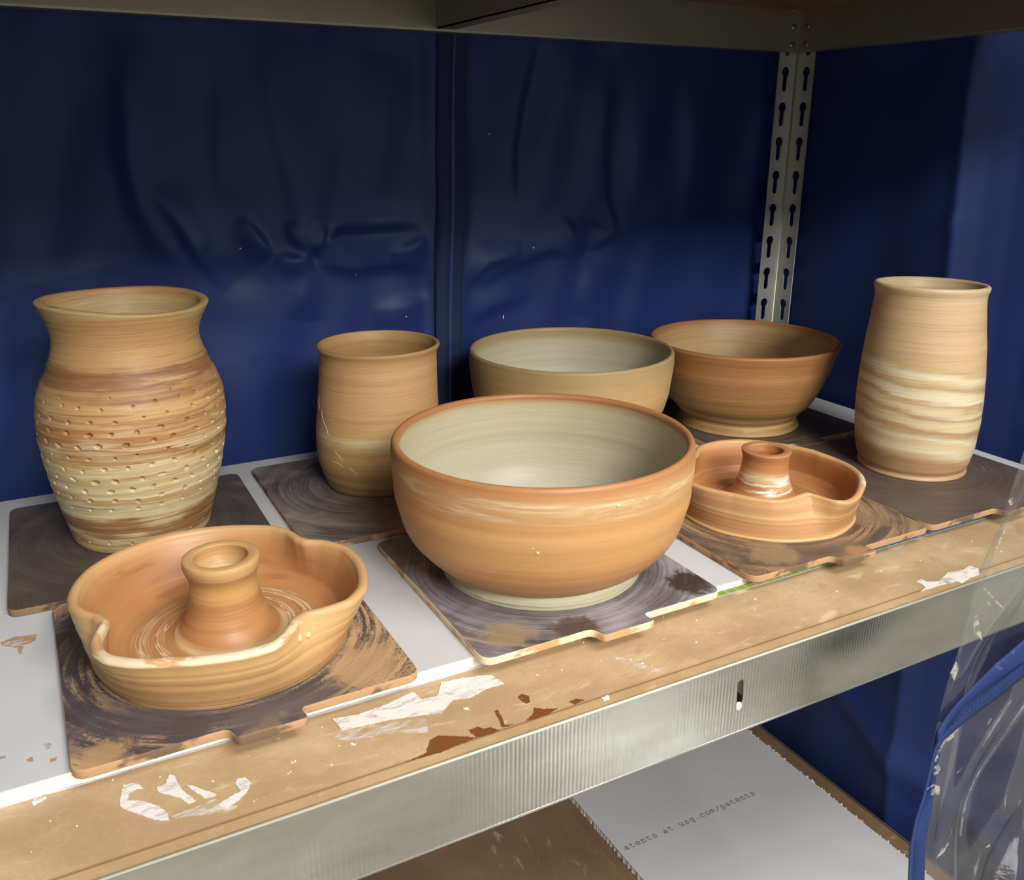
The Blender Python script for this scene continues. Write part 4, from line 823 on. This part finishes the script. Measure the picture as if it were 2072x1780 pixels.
# ------------------------------------------------------------------ clear vinyl door pulled aside at the right front
def build_door():
    root = empty('vinyl_door', (0.78, -0.03, -0.6)); tag(root, 'clear plastic cover door with blue zipper pulled aside at the right', 'plastic door')
    off = np.array(root.location); YP = -0.060
    s = NT('scuffed clear vinyl'); o = s.obj()
    n1 = s.noise(s.scale(o, (24, 10, 16)), 1, 5, 0.65, 1.2); n2 = s.noise(s.scale(o, (90, 20, 40)), 1, 4, 0.6, 1.5); n3 = s.noise(s.scale(o, (12, 12, 12)), 1, 4)
    dirt = s.math('ADD', s.mul(s.step(n2, 0.66, 0.75), 0.40), s.mul(s.step(n1, 0.62, 0.74), 0.12), clamp=True)
    haze = s.add(0.03, s.mul(s.step(n3, 0.4, 0.65), 0.035))
    gl = s.n('ShaderNodeBsdfGlossy'); gl.inputs['Roughness'].default_value = 0.08; s.put(gl.inputs['Normal'], s.bump(n1, 0.15, 0.006))
    tr = s.n('ShaderNodeBsdfTransparent'); tr.inputs['Color'].default_value = (0.93, 0.94, 0.95, 1)
    df = s.pbr('#cfc9c0', 0.8, 0, 0.2, None, None, False)
    lw = s.n('ShaderNodeLayerWeight'); lw.inputs['Blend'].default_value = 0.25
    m1 = s.n('ShaderNodeMixShader'); s.put(m1.inputs[0], s.math('MULTIPLY', lw.outputs['Fresnel'], 0.16)); s.t.links.new(tr.outputs[0], m1.inputs[1]); s.t.links.new(gl.outputs[0], m1.inputs[2])
    m2 = s.n('ShaderNodeMixShader'); s.put(m2.inputs[0], s.math('MAXIMUM', s.mul(dirt, 0.55), haze)); s.t.links.new(m1.outputs[0], m2.inputs[1]); s.t.links.new(df, m2.inputs[2])
    s.t.links.new(m2.outputs[0], s.out.inputs[0]); M_vin = s.m
    # left border of the clear sheet and path of the zipper, on the hanging plane
    border = [(2180, 560), (2125, 740), (2078, 895), (2056, 960), (2040, 1012), (2012, 1105), (1984, 1180), (1962, 1260), (1926, 1350), (1906, 1420), (1894, 1468), (1886, 1520), (1874, 1580), (1858, 1640), (1842, 1700), (1838, 1780), (1840, 1900), (1860, 2050)]
    B = np.array([hit(u, v, 1, YP)[[0, 2]] for u, v in border]); B = np.r_[np.array([[0.905, 0.583], [0.850, 0.44]]), B]; zq = np.linspace(B[:, 1].max(), B[:, 1].min(), 200); xb = np.interp(zq, B[::-1, 1], B[::-1, 0])
    ker = np.ones(7)/7; xb = np.convolve(np.r_[[xb[0]]*3, xb, [xb[-1]]*3], ker, 'valid')
    nu = 150; u = np.linspace(0, 1, nu); XX = xb[:, None]+(1.064-xb[:, None])*u[None]; ZZ = np.repeat(zq[:, None], nu, 1)
    d = XX-xb[:, None]
    YY = YP+0.012*np.sin(d*38+ZZ*9)*np.minimum(1, d/0.02)+0.006*np.sin(d*95-ZZ*22)*np.minimum(1, d/0.02)
    YY = np.clip(YY, -0.0640, -0.008); tb = np.clip((ZZ-0.40)/0.18, 0, 1); tb = tb*tb*(3-2*tb); YY = YY*(1-tb)+tb*-0.0035
    sh = grid_obj('clear_sheet', np.stack([XX, YY, ZZ], -1)-off, M_vin, root)
    # zipper tape: wide where it crosses the view, then runs down the edge
    s = NT('royal blue zipper tape'); o = s.obj(); x, y, z = s.xyz(o); nn = s.noise(s.scale(o, (900, 900, 900)), 1, 2); n4 = s.noise(s.scale(o, (40, 40, 60)), 1, 4, 0.6)
    s.pbr(s.mix(s.mul(s.step(n4, 0.63, 0.70), 0.10), s.mix(nn, '#15274f', '#1b3262'), '#b8c2d8'), 0.7, 0, 0.3, s.bump(nn, 0.5, 0.0006)); M_blue = s.m
    upper = [(2560, 960), (2400, 1062), (2240, 1170), (2150, 1235), (2072, 1292), (2010, 1345), (1955, 1400), (1920, 1440), (1897, 1475), (1889, 1520), (1877, 1580), (1862, 1640), (1846, 1700), (1838, 1780), (1838, 1900)]
    lower = [(2560, 1038), (2400, 1140), (2240, 1250), (2150, 1312), (2072, 1366), (2010, 1415), (1955, 1455), (1925, 1480), (1905, 1503), (1895, 1545), (1888, 1600), (1880, 1650), (1870, 1700), (1868, 1780), (1872, 1900)]
    def strip(nm, A, Bp, ya, mat, k=8):
        n = 120; t = np.linspace(0, len(A)-1, n); A = np.array(A, float); Bp = np.array(Bp, float); V = []
        for i in range(n):
            a = [np.interp(t[i], range(len(A)), A[:, c]) for c in (0, 1)]; b = [np.interp(t[i], range(len(Bp)), Bp[:, c]) for c in (0, 1)]
            for j in range(k+1):
                f = j/k; q = hit(a[0]*(1-f)+b[0]*f, a[1]*(1-f)+b[1]*f, 1, ya+0.004*math.sin(i*0.16)-0.0025*math.sin(math.pi*f)); V.append(q-off)
        Fs = [(i*(k+1)+j, i*(k+1)+j+1, (i+1)*(k+1)+j+1, (i+1)*(k+1)+j) for i in range(n-1) for j in range(k)]
        ob = mesh_obj(nm, V, Fs, mat, root); md = ob.modifiers.new('thickness', 'SOLIDIFY'); md.thickness = 0.0012; return ob
    strip('zipper_tape', upper, lower, -0.068, M_blue)
    # coil teeth along the lower border, then along the tape's middle where it hangs
    coil = [(2560, 1012), (2400, 1115), (2240, 1225), (2150, 1287), (2072, 1343), (2010, 1392), (1955, 1436), (1925, 1466), (1902, 1492), (1890, 1520), (1880, 1565), (1868, 1612), (1854, 1655), (1843, 1710), (1840, 1780), (1842, 1900)]
    cp = np.array([hit(a, b, 1, -0.0745) for a, b in coil]); seg = np.r_[0, np.cumsum(np.linalg.norm(np.diff(cp, axis=0), axis=1))]; V, Fs = [], []
    t = np.arange(0, seg[-1], 0.0017)
    for q in t:
        c = np.array([np.interp(q, seg, cp[:, k]) for k in range(3)]); c2 = np.array([np.interp(min(q+0.001, seg[-1]), seg, cp[:, k]) for k in range(3)]); dd = c2-c; L = np.linalg.norm(dd)
        if L < 1e-9: continue
        dd /= L; nn_ = np.array([-dd[2], 0, dd[0]]); k = len(V)
        for (p_, n_, y_) in ((-1, -1, 0), (1, -1, 0), (1, 1, 0), (-1, 1, 0), (-1, -1, 1), (1, -1, 1), (1, 1, 1), (-1, 1, 1)): V.append(c+dd*p_*0.00055+nn_*n_*0.0021+np.array([0, -0.0011*y_, 0])-off)
        Fs += [(k, k+1, k+2, k+3), (k+4, k+7, k+6, k+5), (k, k+4, k+5, k+1), (k+1, k+5, k+6, k+2), (k+2, k+6, k+7, k+3), (k+3, k+7, k+4, k)]
    zt = mesh_obj('zipper_teeth', V, Fs, simple('royal blue zipper teeth', '#203766', 0.45), root, False); zt['kind'] = 'stuff'
    # dried clay smudges caught on the sheet
    ms = mat_smear('dried clay smudge', '#bdb3a2', 0.42, 0.62, 0.55, (130, 60, 130))
    zd = lambda pts: zz((1800, 1380), 4.449, pts); ze = lambda pts: zz((1760, 900), 3.423, pts)
    for pts in (zd([(435, 620), (500, 520), (620, 420), (600, 470), (510, 550), (450, 640), (420, 730), (405, 720)]), zd([(400, 760), (440, 740), (460, 780), (440, 820), (400, 840)]), zd([(340, 960), (400, 920), (455, 940), (455, 1000), (410, 1030), (350, 1000)]),
                zd([(420, 1590), (470, 1500), (540, 1440), (490, 1530)]), zd([(870, 1490), (905, 1455), (900, 1480)]), ze([(715, 1285), (730, 1190), (745, 1180), (780, 1355)]), ze([(560, 1580), (600, 1500), (620, 1540), (585, 1640)]), ze([(780, 980), (850, 1040), (945, 1150), (870, 1090)]),
                ze([(860, 750), (900, 650), (945, 575), (935, 620), (870, 740)]), ze([(960, 390), (1000, 360), (1010, 400), (975, 420)])):
        Q = [hit(a, b, 1, -0.0765) for a, b in pts]; c = np.mean(Q, axis=0); bm = bmesh.new(); vs_ = [bm.verts.new(tuple(q-off)) for q in Q]; bm.faces.new(vs_)
        r_ = bmesh.ops.extrude_face_region(bm, geom=bm.faces[:]); bmesh.ops.translate(bm, verts=[e for e in r_['geom'] if isinstance(e, bmesh.types.BMVert)], vec=(0, 0.0005, 0))
        bmesh.ops.triangulate(bm, faces=bm.faces[:]); bm_obj('clay_smudge', bm, ms, root)
build_door()

# ------------------------------------------------------------------ small marks on the pots
from mathutils.bvhtree import BVHTree
def surface_points(o, px):
    m = o.matrix_world if o.parent is None else Matrix.Translation(o.parent.location) @ Matrix.Translation(o.location)
    if o.parent is None: m = Matrix.Translation(o.location)
    me = o.data; tree = BVHTree.FromPolygons([v.co for v in me.vertices], [tuple(p.vertices) for p in me.polygons]); inv = m.inverted(); out = []
    for u, v in px:
        h = tree.ray_cast(inv @ Vector(CAMC), Vector(ray(u, v)).normalized())
        if h[0] is not None: out.append((h[0], h[1]))
    return out
def tube(name, pts, r, mat, parent):
    V, Fs = [], []
    for k, (p, n) in enumerate(pts):
        a = pts[max(k-1, 0)][0]; b = pts[min(k+1, len(pts)-1)][0]; d = (b-a).normalized(); t = n.cross(d).normalized()
        rr = r*(0.4 if k in (0, len(pts)-1) else 1)
        for q in range(5): an = 2*math.pi*q/5; V.append(p+t*rr*math.cos(an)+n*rr*math.sin(an))
    for k in range(len(pts)-1):
        for q in range(5): Fs.append((5*k+q, 5*k+(q+1) % 5, 5*k+5+(q+1) % 5, 5*k+5+q))
    return mesh_obj(name, V, Fs, mat, parent)
mscr = simple('pale scratched clay', '#cdb083', 0.8)
cyl_o = bpy.data.objects['cylinder_pot']
for ln in ([(212, 720), (206, 790), (211, 860)], [(232, 870), (240, 930), (265, 1000), (292, 1090), (318, 1110)], [(185, 955), (240, 945), (290, 958), (340, 965)], [(360, 1250), (395, 1300), (430, 1345)], [(330, 1340), (390, 1365), (435, 1395)], [(490, 1400), (530, 1430), (560, 1467)]):
    ln = [(ln[i][0]*(1-t)+ln[i+1][0]*t+random.uniform(-4, 4), ln[i][1]*(1-t)+ln[i+1][1]*t+random.uniform(-4, 4)) for i in range(len(ln)-1) for t in (0, 0.33, 0.67)]+[ln[-1]]
    pts = surface_points(cyl_o, zz((600, 640), 4.566, ln))
    if len(pts) > 1: tube('scratch', pts, 0.00042, mscr, cyl_o)
def nub(o, u, v, r, mat, parent, flat=0.5):
    pts = surface_points(o, [(u, v)])
    if not pts: return
    p, n = pts[0]; bm = bmesh.new(); bmesh.ops.create_icosphere(bm, subdivisions=2, radius=r)
    for w in bm.verts: w.co = w.co*random.uniform(0.85, 1.15)
    for w in bm.verts: w.co.z *= flat
    q = n.to_track_quat('Z', 'Y').to_matrix().to_4x4(); bmesh.ops.transform(bm, matrix=Matrix.Translation(p) @ q, verts=bm.verts[:])
    bm_obj('clay_nub', bm, mat, parent, True)
mnub = simple('pale clay nub', '#d8bd8c', 0.6)
bo = bpy.data.objects['serving_bowl']; bb = [c for c in bo.children if c.name.startswith('body')][0]
for (u, v, r) in ((1250, 1022, 0.0019), (1088, 1119, 0.0015), (1078, 1110, 0.0007), (1281, 1014, 0.0008), (1310, 1010, 0.0006), (990, 895, 0.0005)): nub(bb, u, v, r, mnub, bo)
do = bpy.data.objects['scalloped_dish']; db = [c for c in do.children if c.name.startswith('dish_body')][0]
nub(db, 624, 1284, 0.0024, mnub, do, 0.7); nub(db, 608, 1290, 0.0030, mnub, do, 0.25)
# slip smudges on the wallboard at the left
wb0 = bpy.data.objects['wallboard']
msl = mat_smear('tan slip smudge', '#bd9a70', 0.36, 0.6, 0.7)
for pts in ([(0, 1300), (30, 1288), (76, 1284), (70, 1296), (50, 1306), (40, 1326), (34, 1310), (4, 1306)], [(88, 1505), (100, 1502), (108, 1508), (96, 1516)], [(52, 1536), (66, 1532), (68, 1540), (56, 1542)], [(100, 1536), (114, 1532), (114, 1540), (102, 1542)], [(0, 1530), (12, 1528), (12, 1534), (0, 1536)]):
    o = decal('slip_smudge', pts, msl, None, WB, 0.00015); o.parent = wb0; o.location = -Vector(wb0.location)
